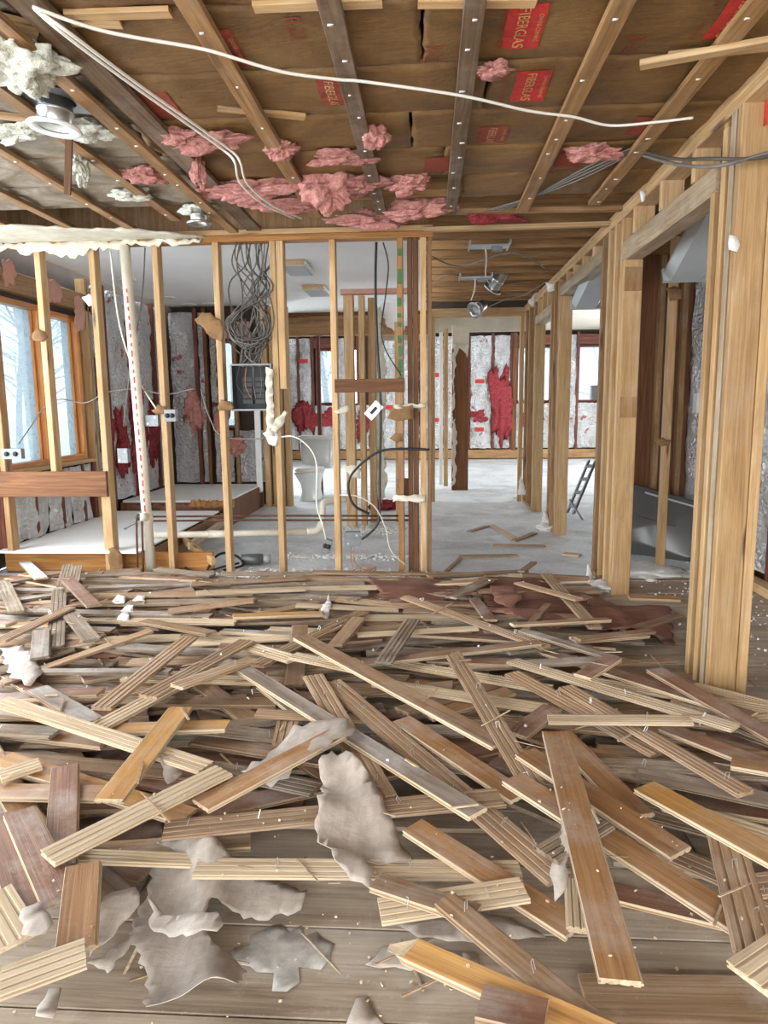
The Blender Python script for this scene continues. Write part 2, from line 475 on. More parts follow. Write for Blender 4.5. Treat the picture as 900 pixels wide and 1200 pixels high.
def fbm(x, y, z=0.0, o=4):
    return noise.fractal(Vector((x, y, z)), 1.0, 2.0, o)
def blob(name, c, size, mat, seed, parent=None, sub=4, amp=0.35, rot=0.0):
    bm = bmesh.new(); bmesh.ops.create_icosphere(bm, subdivisions=sub, radius=1.0)
    me = bpy.data.meshes.new(name); R = Matrix.Rotation(rot, 3, 'Z')
    for v in bm.verts:
        p = v.co.copy()
        k = 1 + 1.2 * amp * noise.fractal(p * 1.3 + Vector((seed * 7.1, seed, 3)), 1.0, 2.0, 3) + 0.22 * amp * noise.noise(p * 7 + Vector((seed, 0, 0)))
        k += 0.05 * noise.noise(p * 19 + Vector((seed, 0, 0)))
        v.co = R @ Vector((p.x * size[0] * k, p.y * size[1] * k, p.z * size[2] * k))
    for f in bm.faces: f.smooth = True
    bm.to_mesh(me); bm.free(); me.materials.append(M[mat])
    o = bpy.data.objects.new(name, me); COL.objects.link(o)
    c = Vector(c)
    if parent is not None: o.parent = parent; o.location = c - parent_world(parent)
    else: o.location = c
    return o
def cable(name, pts, r, mat, label=None, group=None, k=8, n=6, parent=None, cat='cable'):
    g = G(); g.tube(pts, r, n, 0, k)
    o = g.build(name, mat, parent, Vector(pts[0]), True)
    if label: tag(o, label, cat, group)
    return o
# ================================================================== THE SETTING
def cells(name, parent, mat, axis, pos, thick, a0, a1, z0, z1, openings):
    """flat wall as one mesh with real openings; axis 'X': wall at x=pos running along Y; 'Y': wall at y=pos along X"""
    A = sorted({a0, a1, *[o[0] for o in openings], *[o[1] for o in openings]})
    Z = sorted({z0, z1, *[o[2] for o in openings], *[o[3] for o in openings]})
    g = G()
    for i in range(len(A) - 1):
        for j in range(len(Z) - 1):
            ca, cz = (A[i] + A[i + 1]) / 2, (Z[j] + Z[j + 1]) / 2
            if any(o[0] < ca < o[1] and o[2] < cz < o[3] for o in openings): continue
            sa, sz = A[i + 1] - A[i], Z[j + 1] - Z[j]
            if axis == 'X': g.box((pos, ca, cz), (thick, sa, sz))
            else: g.box((ca, pos, cz), (sa, thick, sz))
    c = (pos, a0, z0) if axis == 'X' else (a0, pos, z0)
    return g.build(name, mat, parent, c)

# ---- near floor: subfloor planks
floor = struct('floor', 'worn grey-brown plank subfloor of the near room')
G().box((-0.4, 1.15, -0.045), (5.9, 7.7, 0.04)).build('joist_deck', 'roofdark', floor, (0, 0, -0.06))
def board_plank(x0, x1, y0, y1, mat, t=0.022):
    g = G(); c = 0.002
    lo = [(x0, y0), (x1, y0), (x1, y1), (x0, y1)]; hi = [(x0 + c, y0 + c), (x1 - c, y0 + c), (x1 - c, y1 - c), (x0 + c, y1 - c)]
    dz = rnd.uniform(-0.0015, 0.0)
    g.rings([[V(a, b, -0.024) for a, b in lo], [V(a, b, dz - c) for a, b in lo], [V(a, b, dz) for a, b in hi]])
    return g.build('plank', mat, floor, ((x0 + x1) / 2, (y0 + y1) / 2, 0))
y = 1.02
row = 0
while y < 4.98:
    w = 0.26
    x = -3.25 + (row % 3) * 0.35 - 0.4
    while x < 2.5:
        L = 2.2
        a, b = max(x, -3.25), min(x + L - 0.004, 2.5)
        if b - a > 0.05:
            m = 'subfloor'
            board_plank(a, b, y, min(y + w - 0.004, 5.0), m)
        x += L
    y += w; row += 1
board_plank(-3.25, 2.5, -2.6, 1.016, 'subfloor')

# ---- rear floors
fr = tag(G().box((0.9, 10.8, -0.02), (8.5, 11.6, 0.04)).build('floor_rear', 'rearfloor', None, (0.9, 10.8, 0)), 'dusty white floor of the rear rooms and passage', None, None, 'structure')
G().box((0.9, 5.02, 0.002), (8.3, 0.035, 0.012)).build('edge_strip', 'stud_dark', fr, (0.9, 5.02, 0))
plat = struct('floor_platform', 'raised white platform floor behind the left studs')
tmp = PZ(0, 650, 0.19)
G().box((-2.70, 6.07, 0.185), (1.1, 2.06, 0.014)).build('white_sheet', 'ceil_white', plat, (-2.7, 6.05, 0.18))
beam('rim_board', plat, (-3.24, 5.16, 0.09), (-1.62, 5.16, 0.09), 0.15, 0.038, 'orange', (0, 0, 1))
beam('rim_board', plat, (-2.13, 5.2, 0.09), (-2.13, 7.1, 0.09), 0.15, 0.038, 'orange', (0, 0, 1))
G().box((-2.7, 6.1, 0.085), (1.08, 1.9, 0.16)).build('deck', 'roofdark', plat, (-2.7, 6.1, 0))
pan = struct('floor_shower', 'grey raised shower floor with torn copper-coloured edge in the left rear corner')
G().box((-2.66, 8.02, 0.13), (1.16, 1.6, 0.26)).build('deck', 'stud_brown', pan, (-2.66, 8.02, 0))
G().box((-2.66, 8.02, 0.27), (1.12, 1.56, 0.02)).build('pan_sheet', 'gypsum', pan, (-2.66, 8.02, 0.26))
sheet('torn_edge', [(-3.1, 0), (-2.08, 0), (-2.08, 0.10), (-3.1, 0.06)], ((0, 7.21, 0.17), (1, 0, 0), (0, 0, 1), (0, -1, 0)), lambda a, b: 0.03 * fbm(a * 9, b * 20), 0.006, 'rosin', pan, 0.03, 0.02, 0.03)
for i in range(5):
    sheet('copper_scrap', [(-.07, -.03), (.07, -.04), (.06, .05), (-.05, .04)], ((-2.42 + i * 0.085, 7.18, 0.25), (1, 0, 0), (0, .4, .9), (0, -1, 0.3)), lambda a, b: 0.03 * fbm(a * 14 + i, b * 14), 0.002, 'orange', pan, 0.02, 0.012, 0.02)

# ---- near ceiling: joists, kraft batts, furring strips
JY = [1.5 + 0.42 * k for k in range(8)]
ZJ = 2.458
ceil = struct('ceiling', 'open ceiling of brown paper-faced batts under long furring strips')
G().box((-0.35, 1.3, 2.70), (6.1, 7.9, 0.04)).build('deck', 'roofdark', ceil, (0, 1.2, 2.7))
for yj in JY: beam('joist', ceil, (-3.25, yj, ZJ + 0.1), (2.5, yj, ZJ + 0.1), 0.19, 0.038, 'joist', (0, 0, 1))
def kz(x, y):
    t = ((y - 1.5) / 0.42) % 1.0
    s = math.sin(PI * t) ** 0.5
    w = 0.009 if x > -1.2 else 0.024
    return 2.462 - 0.016 * s + w * fbm(x * 2.6, y * 7.0) * s + 0.004 * noise.noise(Vector((x * 11, y * 14, 2))) + 0.005 * noise.noise(Vector((x * 4 + y * 9, y * 5, 7)))
BATTS = []
def batt(x0, x1, row, mat, amp=0.006):
    y0 = JY[row] + 0.008; y1 = JY[row + 1] - 0.008
    poly = [(x0, -y1), (x1, -y1), (x1, -y0), (x0, -y0)]
    BATTS.append((x0, x1, y0, y1, sheet('batt', poly, ((0, 0, 0), (1, 0, 0), (0, -1, 0), (0, 0, 1)), lambda a, b: kz(a, -b), -0.0 + 0.05, mat, ceil, 0.05, amp, 0.05, base=((x0 + x1) / 2, (y0 + y1) / 2, 2.46))))
def batt_at(x, y):
    for b in BATTS:
        if b[0] <= x <= b[1] and b[2] - .01 <= y <= b[3] + .01: return b[4]
    return ceil
for r in range(7):
    j = [-0.15, 0.12, -0.05, 0.2, -0.1, 0.05, 0.15][r]
    batt(-3.24, -1.27 + j * 0.2, r, 'kraft_grey', 0.014)
    if r < 6:
        batt(-1.255 + j * 0.2, 0.02 + j, r, 'kraft', 0.010)
        batt(0.035 + j, 1.33, r, 'kraft', 0.008)
        batt(1.345, 2.45, r, 'kraft')
    else:
        batt(0.05 + j, 1.33, r, 'kraft', 0.02)
# printed blocks on the paper facing, following its surface
def text_mesh(body, size):
    cu = bpy.data.curves.new('tmp_text', 'FONT'); cu.body = body; cu.size = size; cu.align_x = 'CENTER'; cu.align_y = 'CENTER'
    o = bpy.data.objects.new('tmp_text', cu); COL.objects.link(o)
    dg = bpy.context.evaluated_depsgraph_get(); dg.update()
    me = bpy.data.meshes.new_from_object(o.evaluated_get(dg))
    vs = [v.co.copy() for v in me.vertices]; fs = [tuple(p.vertices) for p in me.polygons]
    bpy.data.meshes.remove(me); bpy.data.objects.remove(o); bpy.data.curves.remove(cu)
    return vs, fs
_txt = {}
def print_text(body, size, cx, cy, mat, off, sx=1.0):
    if (body, size) not in _txt: _txt[(body, size)] = text_mesh(body, size)
    vs, fs = _txt[(body, size)]
    g = G()
    for p in vs:
        x, yy = cx + p.y, cy + p.x * sx
        g.v.append(V(x, yy, kz(x, yy) - off))
    for f in fs: g.face(f)
    return g.build('printed_lettering', mat, batt_at(cx, cy), (cx, cy, 2.45))
def print_block(u, v, wx, wy, mat, letter=True, lmat='print_pale'):
    c = PZ(u, v, 2.446); n = 8
    g = G()
    for i in range(n + 1):
        for j in range(n + 1):
            x = c.x - wx / 2 + wx * i / n; yy = c.y - wy / 2 + wy * j / n
            g.v.append(V(x, yy, kz(x, yy) - 0.003))
    for i in range(n):
        for j in range(n):
            a = i * (n + 1) + j; g.face((a, a + 1, a + n + 2, a + n + 1))
    g.build('printed_block', mat, batt_at(c.x, c.y), c)
    if letter:
        print_text('FIBERGLAS', 0.052, c.x - 0.01, c.y, lmat, 0.005, 1.0 * wy / 0.27)
        print_text('OWENS-CORNING', 0.02, c.x + 0.045, c.y, lmat, 0.005)
for (u, v, wx, wy, m, l) in [(614, 33, .125, .26, 'print_red', True), (622, 101, .13, .24, 'print_red', True), (578, 158, .13, .22, 'print_faded', True),
                             (512, 193, .12, .22, 'print_faded', False), (865, 20, .13, .26, 'print_red', True), (755, 147, .13, .22, 'print_faded', False),
                             (668, 187, .13, .22, 'print_faded', False), (262, 58, .12, .26, 'print_faded', True), (391, 110, .11, .24, 'print_faded', True), (190, 125, .12, .24, 'print_faded', False)]:
    print_block(u, v, wx, wy, m, l)
for (u, v, s) in [(344, 34, 'R-22'), (742, 52, 'R-22'), (505, 65, 'R-22'), (590, 20, ''), (590, 108, '')]:
    c = PZ(u, v, 2.446)
    if s: print_text(s, 0.075, c.x, c.y, 'print_faded', 0.004)
for (u, v) in [(588, 34), (590, 104), (246, 66), (826, 22)]:
    c = PZ(u, v, 2.446); print_text('FACE TO WARM SIDE', 0.026, c.x, c.y, 'print_faded', 0.004)
beam('batten', ceil, PZ(-30, 22, 2.444), PZ(44, 40, 2.444), 0.14, 0.016, 'stud', (0, 1, 0))
beam('batten', ceil, PZ(-30, 132, 2.444), PZ(42, 140, 2.444), 0.05, 0.016, 'stud', (0, 1, 0))
# furring strips along the room
for (x, yy, m, w, z) in [(-0.70, 4.62, 'strip', .07, 2.424), (-0.29, 4.60, 'strip_dark', .07, 2.424), (0.139, 4.66, 'strip_dark', .066, 2.424), (0.575, 4.64, 'strip', .07, 2.424),
                         (0.985, 4.52, 'strip', .07, 2.424), (-1.165, 4.93, 'strip_dark', .10, 2.426), (-1.285, 4.86, 'strip', .062, 2.398), (-1.59, 4.62, 'strip', .06, 2.424),
                         (-1.96, 4.9, 'strip', .06, 2.424), (-2.34, 4.9, 'strip', .06, 2.424), (-2.72, 4.9, 'strip', .06, 2.424)]:
    beam('furring_strip', ceil, (x, 1.2, z), (x, yy, z), w, 0.024, m, (1, 0, 0))
beam('batten', ceil, PZ(750, 76, 2.405), PZ(905, 48, 2.405), 0.045, 0.02, 'stud', (0, 1, 0))
beam('batten', ceil, PZ(782, 67, 2.43), PZ(905, 53, 2.43), 0.05, 0.018, 'stud', (0, 1, 0))
for (u0, v0, u1, v1) in [(297, 8, 448, 2), (78, 18, 200, 14), (78, 24, 142, 27), (490, 3, 628, 2), (255, 126, 357, 137)]:
    beam('batten', ceil, PZ(u0, v0, 2.447), PZ(u1, v1, 2.447), 0.045, 0.016, 'stud', (0, 1, 0))
# screw and plaster specks left on the strips
pr_ = random.Random(9)
for (x, w, z) in [(-0.70, .07, 2.412), (-0.29, .07, 2.412), (0.139, .066, 2.412), (0.575, .07, 2.412), (0.985, .07, 2.412), (-1.285, .062, 2.386), (-1.59, .06, 2.412), (-1.96, .06, 2.412)]:
    yy = 2.3 + pr_.uniform(0, .2)
    while yy < 4.5:
        q = pr_.uniform(.5, 1.1)
        sheet('plaster_speck', [(-.010 * q, -.004), (.008 * q, -.006), (.011 * q, .004), (-.008 * q, .006)], ((x + pr_.uniform(-.2, .2) * w, yy, z), (1, 0, 0), (0, -1, 0), (0, 0, 1)), lambda a, b: -0.003, 0.003, 'gypsum', ceil, 0.01, 0.002, 0.02)
        yy += pr_.uniform(.16, .42)
# torn drywall strip left on the ceiling above the left studs
sheet('drywall_remnant', [(-3.2, -5.09), (-1.52, -5.09), (-1.60, -4.98), (-1.75, -4.86), (-2.0, -4.74), (-2.3, -4.72), (-2.6, -4.60), (-3.2, -4.5)], ((0, 0, 2.402), (1, 0, 0), (0, -1, 0), (0, 0, 1)), lambda a, b: 0.006 * fbm(a * 5, b * 5), 0.012, 'drywall', ceil, 0.05, 0.03, 0.08)
sheet('drywall_remnant', [(-3.22, 2.40), (-1.55, 2.40), (-1.62, 2.375), (-1.9, 2.37), (-2.12, 2.365), (-2.2, 2.335), (-2.32, 2.345), (-2.5, 2.29), (-2.62, 2.325), (-2.8, 2.325), (-2.95, 2.36), (-3.22, 2.365)], ((0, 5.035, 0), (1, 0, 0), (0, 0, 1), (0, -1, 0)), lambda a, b: 0.010 * fbm(a * 7, b * 7), 0.012, 'drywall', ceil, 0.03, 0.022, 0.06)

# ---- passage ceiling: bare joists beyond the partition line
cr = struct('ceiling_passage', 'bare joist ceiling over the passage beside the right-hand studs')
G().box((1.6, 7.1, 2.76), (3.3, 4.2, 0.04)).build('deck', 'roofdark', cr, (1.6, 7.1, 2.76))
k = 0
yj = 4.86
while yj < 9.1:
    beam('joist', cr, (-0.05, yj, ZJ + 0.085), (2.1, yj, ZJ + 0.085), 0.15, 0.04, 'joist', (0, 0, 1))
    yj += 0.36; k += 1
beam('cross_strip', cr, (-0.03, 4.68, 2.44), (1.22, 4.72, 2.44), 0.05, 0.03, 'strip', (0, 1, 0))
beam('cross_strip', cr, (-0.03, 5.05, 2.42), (1.22, 5.02, 2.42), 0.05, 0.03, 'stud', (0, 1, 0))
# ---- white ceiling of the left rear room, and roof over the far room
cw = struct('ceiling_rear', 'smooth white drywall ceiling of the left rear room')
G().box((-1.62, 7.5, 2.50), (3.2, 4.78, 0.03)).build('drywall_sheet', 'ceil_white', cw, (-1.6, 7.0, 2.5))
cf = struct('ceiling_far', 'plaster ceiling of the far room')
G().box((0.9, 13.0, 2.88), (8.5, 7.4, 0.04)).build('drywall_sheet', 'plaster', cf, (0.9, 12.9, 2.88))

# ---- partition of studs facing the camera
PYF = 5.10
wp = struct('wall_partition', 'open stud partition facing the camera with drywall stripped off')
for (x, m, z0, z1, lean) in [(-2.755, 'stud', 0.79, 2.375, .0), (-2.36, 'stud', 0.0, 2.375, 0.0), (-1.905, 'stud', 0.0, 2.375, 0.0), (-1.475, 'stud', 0, 2.375, 0), (-1.075, 'stud', 0, 2.375, 0),
                             (-0.66, 'stud', 0, 2.375, 0), (-0.035, 'stud', 0, 2.375, 0)]:
    stud(wp, x, PYF, z0, z1, m)
stud(wp, -3.14, PYF, 0.19, 2.375, 'stud_dark')
stud(wp, -1.025, PYF, 1.37, 2.375, 'stud', 0.05)
stud(wp, -2.40, PYF + 0.01, 0.0, 0.62, 'stud', 0.03)
so = stud(wp, -0.195, PYF, 0, 2.375, 'orange')
for (z, h) in [(2.28, .05), (2.12, .10), (1.95, .06), (1.86, .03), (1.80, .03), (1.70, .05), (1.62, .07), (1.52, .09), (1.40, .10)]:
    G().box((-0.195 + rnd.uniform(-.008, .008), PYF - 0.0465, z), (0.026, 0.003, h)).build('green_mark', 'green_stain', so, (-0.195, PYF, z))
stud(wp, -0.128, PYF + 0.03, 0, 2.375, 'stud_brown', 0.035)
stud(wp, -0.088, PYF + 0.01, 0, 2.375, 'stud_brown', 0.038)
stud(wp, 0.008, PYF + 0.02, 0, 2.44, 'stud_dark', 0.03)
beam('top_plate', wp, (-3.2, PYF, 2.397), (0.03, PYF, 2.397), 0.042, 0.1, 'orange', (0, 0, 1))
G().box((-1.62, 5.12, 2.58), (3.24, 0.03, 0.245)).build('blocking', 'stud_dark', wp, (-1.6, 5.12, 2.5))  # added filler closing the gap where sky leaked in above the plate
beam('top_plate', wp, (-3.2, PYF, 2.438), (0.03, PYF, 2.438), 0.036, 0.09, 'stud', (0, 0, 1))
for (a, b) in [(-1.62, -0.25)]:
    pass

# ---- right-hand wall of studs and door headers
wr = struct('wall_right', 'long open stud wall with door headers on the right')
XR = 1.2575
def rstud(y, z0, z1, m='stud', dx=0.0, d=0.115, w=0.042): return stud(wr, XR + dx, y, z0, z1, m, w, d, 'stud', (0, 0), (0, 1, 0))
def plate(y0, y1, z, m='stud', h=0.04, name='top_plate', d=0.115): return beam(name, wr, (XR, y0, z), (XR, y1, z), h, d, m, (0, 0, 1))
plate(1.6, 9.28, 2.395); plate(1.6, 9.28, 2.436)
a3 = rstud(3.01, 0, 2.375, 'stud'); G().box((XR, 2.988, 2.33), (0.105, 0.003, 0.085)).build('red_mark', 'red_stain', a3, (XR, 2.99, 2.33))
rstud(3.075, 0, 2.375, 'stud_grey', -0.006, 0.10); rstud(3.15, 0, 2.34, 'stud'); rstud(3.195, 0, 2.375, 'stud', 0.012, 0.1)
rstud(3.25, 0, 2.12, 'stud')
stud(wr, 1.338, 3.03, 0, 2.375, 'stud', 0.042, 0.09)
plate(3.22, 4.665, 2.175, 'stud_grey', 0.115, 'header')
for yy in (3.50, 3.96, 4.44): rstud(yy, 2.2325, 2.375, 'stud')
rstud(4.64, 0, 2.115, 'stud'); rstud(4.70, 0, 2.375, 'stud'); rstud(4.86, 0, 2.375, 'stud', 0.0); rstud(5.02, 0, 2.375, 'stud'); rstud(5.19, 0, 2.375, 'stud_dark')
G().box((XR - 0.0, 4.612, 1.22), (0.10, 0.014, 0.13)).build('splice_block', 'stud_dark', wr, (XR, 4.61, 1.2))
G().box((XR - 0.0, 4.612, 2.0), (0.10, 0.014, 0.14)).build('splice_block', 'stud_dark', wr, (XR, 4.61, 2.0))
plate(5.21, 6.80, 2.26, 'stud_grey', 0.09, 'header')
for yy in (5.5, 5.85, 6.2, 6.5): rstud(yy, 2.305, 2.375, 'stud')
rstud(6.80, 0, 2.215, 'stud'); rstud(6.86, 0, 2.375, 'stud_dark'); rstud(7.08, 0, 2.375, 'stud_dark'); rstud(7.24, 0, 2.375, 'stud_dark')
plate(7.26, 8.3, 2.17, 'stud_grey', 0.1, 'header')
for yy in (7.5, 7.8, 8.1): rstud(yy, 2.22, 2.375, 'stud')
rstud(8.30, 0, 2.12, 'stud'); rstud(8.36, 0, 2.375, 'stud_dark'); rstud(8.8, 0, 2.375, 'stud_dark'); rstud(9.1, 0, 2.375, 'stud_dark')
for (a, b) in [(4.73, 5.2), (6.9, 7.25), (8.4, 9.1)]: plate(a, b, 0.02, 'stud_dark', 0.038, 'bottom_plate')
stud(wr, 1.75, 5.38, 0, 2.40, 'stud', 0.045, 0.09)
stud(wr, 1.72, 4.55, 2.1, 2.45, 'stud_dark')

# ---- cross wall of brown sheathing behind the right-hand studs, and the foil-lined outer wall
wc = struct('wall_cross', 'brown sheathed cross wall seen through the near door opening')
x = 1.70
for i, (w, m) in enumerate([(.10, 'stud_grey'), (.15, 'ply'), (.045, 'stud_dark'), (.14, 'stud_brown'), (.045, 'stud_dark'), (.16, 'ply'), (.045, 'stud_dark'), (.18, 'ply')]):
    beam('sheathing_board' if w > .05 else 'stud', wc, (x + w / 2, 6.42 - (0.04 if w < .05 else 0), 0), (x + w / 2, 6.42 - (0.04 if w < .05 else 0), 2.62), w, 0.03 if w > .05 else 0.09, m, (1, 0, 0))
    x += w + 0.004
we = struct('wall_right_outer', 'foil-lined outer wall at the far right edge')
G().box((2.38, 4.4, 1.3), (0.04, 4.3, 2.75)).build('sheathing', 'stud_brown', we, (2.38, 4.4, 0))
def foil_panel(parent, axis, pos, a0, a1, z0, z1, sgn, seed, amp=0.035):
    """crinkled foil-faced batt; sgn = side facing the room"""
    if axis == 'X': fr_ = ((pos, 0, 0), (0, 1, 0), (0, 0, 1), (sgn, 0, 0))
    else: fr_ = ((0, pos, 0), (1, 0, 0), (0, 0, 1), (0, sgn, 0))
    if axis == 'X' and sgn < 0 or axis == 'Y' and sgn > 0: th = 0.01
    else: th = 0.01
    def h(a, b):
        t = (a - a0) / (a1 - a0)
        return amp * 0.9 * math.sin(PI * min(max(t, 0), 1)) + amp * fbm(a * 7 + seed, b * 3) + 0.4 * amp * noise.noise(Vector((a * 30 + seed, b * 18, 0)))
    return sheet('foil_batt', [(a0 + .01, z0), (a1 - .01, z0), (a1 - .01, z1), (a0 + .01, z1)], fr_, h, th, 'foil', parent, 0.06, 0.008, 0.06, smooth=False)
yy = 3.1
while yy < 6.3:
    foil_panel(we, 'X', 2.28, yy + .02, yy + .40, 0.1, 2.4, -1, yy)
    beam('stud', we, (2.30, yy, 0), (2.30, yy, 2.45), 0.04, 0.1, 'stud_red', (0, 1, 0)); yy += 0.42
beam('bottom_plate', we, (2.2, 3.1, 0.03), (2.2, 6.3, 0.03), 0.06, 0.1, 'stud', (0, 0, 1))

# ---- left outer wall with windows
wl = struct('wall_left', 'left outer wall with foil insulation and bare studs')
cells('sheathing', wl, 'roofdark', 'X', -3.40, 0.06, -2.6, 16.6, 0, 2.75, [(0.5, 4.9, 0.4, 2.3), (5.2, 5.99, .78, 2.09), (6.05, 6.62, .78, 2.06), (10.3, 13.9, 0.5, 2.4)])  # unseen openings: near one lengthened, far one added to let in light
for (a, b) in [(5.16, 5.45), (5.45, 5.85), (5.85, 6.25), (6.25, 6.65)]:
    foil_panel(wl, 'X', -3.265, a, b, 0.2, 0.72, 1, a * 3)
for yy in (5.17, 5.62, 6.05, 6.45, 6.68): beam('stud', wl, (-3.27, yy, 0.19), (-3.27, yy, 0.74), 0.04, 0.09, 'stud_red', (0, 1, 0))
beam('sill_plate', wl, (-3.27, 5.15, 0.755), (-3.27, 6.72, 0.755), 0.035, 0.11, 'stud', (0, 0, 1))
beam('header', wl, (-3.27, 5.15, 2.23), (-3.27, 6.9, 2.23), 0.16, 0.09, 'stud_dark', (0, 0, 1))
for yy, m in ((6.74, 'stud'), (6.80, 'stud_grey'), (7.12, 'stud_red'), (7.76, 'stud_red'), (8.4, 'stud_red')):
    beam('stud', wl, (-3.27, yy, 0.2), (-3.27, yy, 2.45), 0.042, 0.09, m, (0, 1, 0))
for (a, b) in [(6.83, 7.1), (7.14, 7.74), (7.78, 8.38), (8.42, 8.84)]:
    foil_panel(wl, 'X', -3.265, a, b, 0.3, 2.42, 1, a * 3)
for i, (yy, z, sy, sz) in enumerate([(7.0, 0.95, .10, .22), (7.35, 0.85, .13, .3), (7.75, 1.55, .13, .45), (7.8, 0.75, .15, .35), (8.2, .9, .12, .3), (6.93, 1.6, .07, .3)]):
    blob('wool_patch', (-3.24, yy, z), (.05, sy, sz), 'redwool', 20 + i, wl, 4, .8)
for (yy, z, sy, sz) in [(5.5, 2.28, .09, .10), (6.15, 2.24, .14, .1), (6.6, 2.1, .1, .16)]:
    sheet('plaster_remnant', [(-sy, -sz), (sy * .6, -sz * .7), (sy, sz * .2), (sy * .5, sz), (-sy * .8, sz)], ((-3.215, yy, z), (0, 1, 0), (0, 0, 1), (1, 0, 0)), lambda a, b: 0.01 * fbm(a * 8, b * 8), 0.012, 'pinkboard', wl, 0.03, 0.02, 0.05)
# ---- windows
def window(name, label, axis, pos, a0, a1, z0, z1, fw=0.05, mat='window_wood', d=0.09, sgn=1, muntin=False):
    w = struct(name, label)
    def pt(a, z, o=0.0): return (pos + o, a, z) if axis == 'X' else (a, pos + o, z)
    rf = (0, 1, 0) if axis == 'X' else (1, 0, 0)
    for a in (a0 + fw / 2, a1 - fw / 2): beam('window_frame', w, pt(a, z0), pt(a, z1), fw, d, mat, rf)
    for z in (z0 + fw / 2, z1 - fw / 2): beam('window_frame', w, pt(a0 + fw, z), pt(a1 - fw, z), fw, d, mat, (0, 0, 1))
    s = 0.025
    for a in (a0 + fw + s / 2, a1 - fw - s / 2): beam('sash', w, pt(a, z0 + fw, -.02 * sgn), pt(a, z1 - fw, -.02 * sgn), s, 0.03, 'window_wood' if mat == 'window_wood' else mat, rf)
    c = pt((a0 + a1) / 2, (z0 + z1) / 2, -.03 * sgn)
    sz = (0.006, a1 - a0 - 2 * fw, z1 - z0 - 2 * fw) if axis == 'X' else (a1 - a0 - 2 * fw, 0.006, z1 - z0 - 2 * fw)
    G().box(c, sz).build('pane', 'glass', w, c)
    return w
window('window_1', 'left casement window with honey wood frame, nearest the camera', 'X', -3.32, 5.18, 6.01, .77, 2.11, 0.045)
window('window_2', 'second honey wood casement window on the left wall, farther back', 'X', -3.32, 6.03, 6.66, .77, 2.09, 0.05)
# ---- back wall of the left rear room
wb = struct('wall_back', 'foil-lined back wall of the left rear room')
cells('sheathing', wb, 'roofdark', 'Y', 8.99, 0.04, -3.4, -1.98, 0, 2.6, [(-2.62, -2.42, 1.0, 2.05)])
for (a, b) in [(-3.22, -2.9), (-2.86, -2.74)]: foil_panel(wb, 'Y', 8.875, a, b, 0.3, 2.4, -1, a * 5)
for (a, b) in [(-2.7, -2.45), (-2.41, -2.05)]: foil_panel(wb, 'Y', 8.875, a, b, 0.3, .95, -1, a * 5)
foil_panel(wb, 'Y', 8.875, -2.72, -2.62, .95, 2.2, -1, 3)
for xx, m in ((-2.88, 'stud_red'), (-2.76, 'stud_brown'), (-2.40, 'stud_dark')):
    stud(wb, xx, 8.88, 0.28, 2.45, m, 0.045)
beam('blocking', wb, (-2.7, 8.87, 1.28), (-2.25, 8.87, 1.28), 0.045, 0.09, 'stud_red', (0, 0, 1))
beam('header', wb, (-2.7, 8.86, 2.18), (-2.2, 8.86, 2.18), 0.2, 0.05, 'pinkboard', (0, 0, 1))
window('window_3', 'narrow bright window in the foil-lined back wall', 'Y', 8.99, -2.63, -2.41, 0.99, 2.06, 0.025, 'stud_dark', 0.06)
for (xx, z, sx, sz) in [(-2.95, 1.2, .12, .25), (-2.6, 1.1, .08, .2), (-2.4, 0.75, .1, .12)]: blob('wool_patch', (xx, 8.86, z), (sx, .05, sz), 'pink', xx * 4, wb, 4, .8)
# posts at the end of that wall
for (xx, yy, m) in [(-1.99, 8.72, 'stud'), (-1.90, 8.76, 'stud'), (-1.82, 8.78, 'stud_dark'), (-1.74, 8.8, 'stud')]: stud(wb, xx, yy, 0, 2.44, m, 0.07)
beam('white_trim', wb, (-2.08, 8.62, 0.2), (-2.08, 8.62, 1.6), 0.07, 0.04, 'white_enamel', (1, 0, 0))
# ---- header line between the left rear room and the far room
wh = struct('wall_header', 'brown header beam across the opening behind the toilet')
beam('header', wh, (-1.98, 9.82, 2.33), (0.02, 9.82, 2.33), 0.29, 0.09, 'stud_dark', (0, 0, 1))
beam('header', wh, (-1.98, 9.76, 2.465), (0.02, 9.76, 2.465), 0.04, 0.04, 'stud_brown', (0, 0, 1))
stud(wh, -1.50, 9.82, 0, 2.18, 'stud_red', 0.05); stud(wh, -1.95, 9.82, 0, 2.18, 'stud_red', 0.05)
G().box((-1.65, 9.92, 2.68), (3.4, 0.04, 0.42)).build('gable_sheathing', 'roofdark', wh, (-1.0, 9.04, 2.5))
# ---- inner doorway posts behind the partition
wd = struct('wall_doorway', 'doubled pale post and doorway framing behind the partition')
for (xx, yy, w, m) in [(-0.80, 7.35, .10, 'stud'), (-0.675, 7.4, .06, 'stud'), (-0.585, 7.55, .07, 'stud')]: stud(wd, xx, yy, 0, 2.34, m, w, 0.1)
beam('header', wd, (-0.88, 7.36, 2.375), (-0.12, 7.36, 2.375), 0.05, 0.09, 'pinkboard', (0, 0, 1))
stud(wd, -0.33, 7.6, 0, 2.1, 'stud', 0.04); stud(wd, -0.74, 9.82, 0, 2.2, 'stud_red', .06)
sheet('torn_drywall', [(-.5, 2.3), (-.14, 2.3), (-.16, 2.05), (-.24, 2.07), (-.3, 1.98), (-.36, 2.03), (-.46, 2.1)], ((0, 7.7, 0), (1, 0, 0), (0, 0, 1), (0, -1, 0)), lambda a, b: .01 * fbm(a * 8, b * 8), 0.012, 'ceil_white', wd, .04, .02, .06)
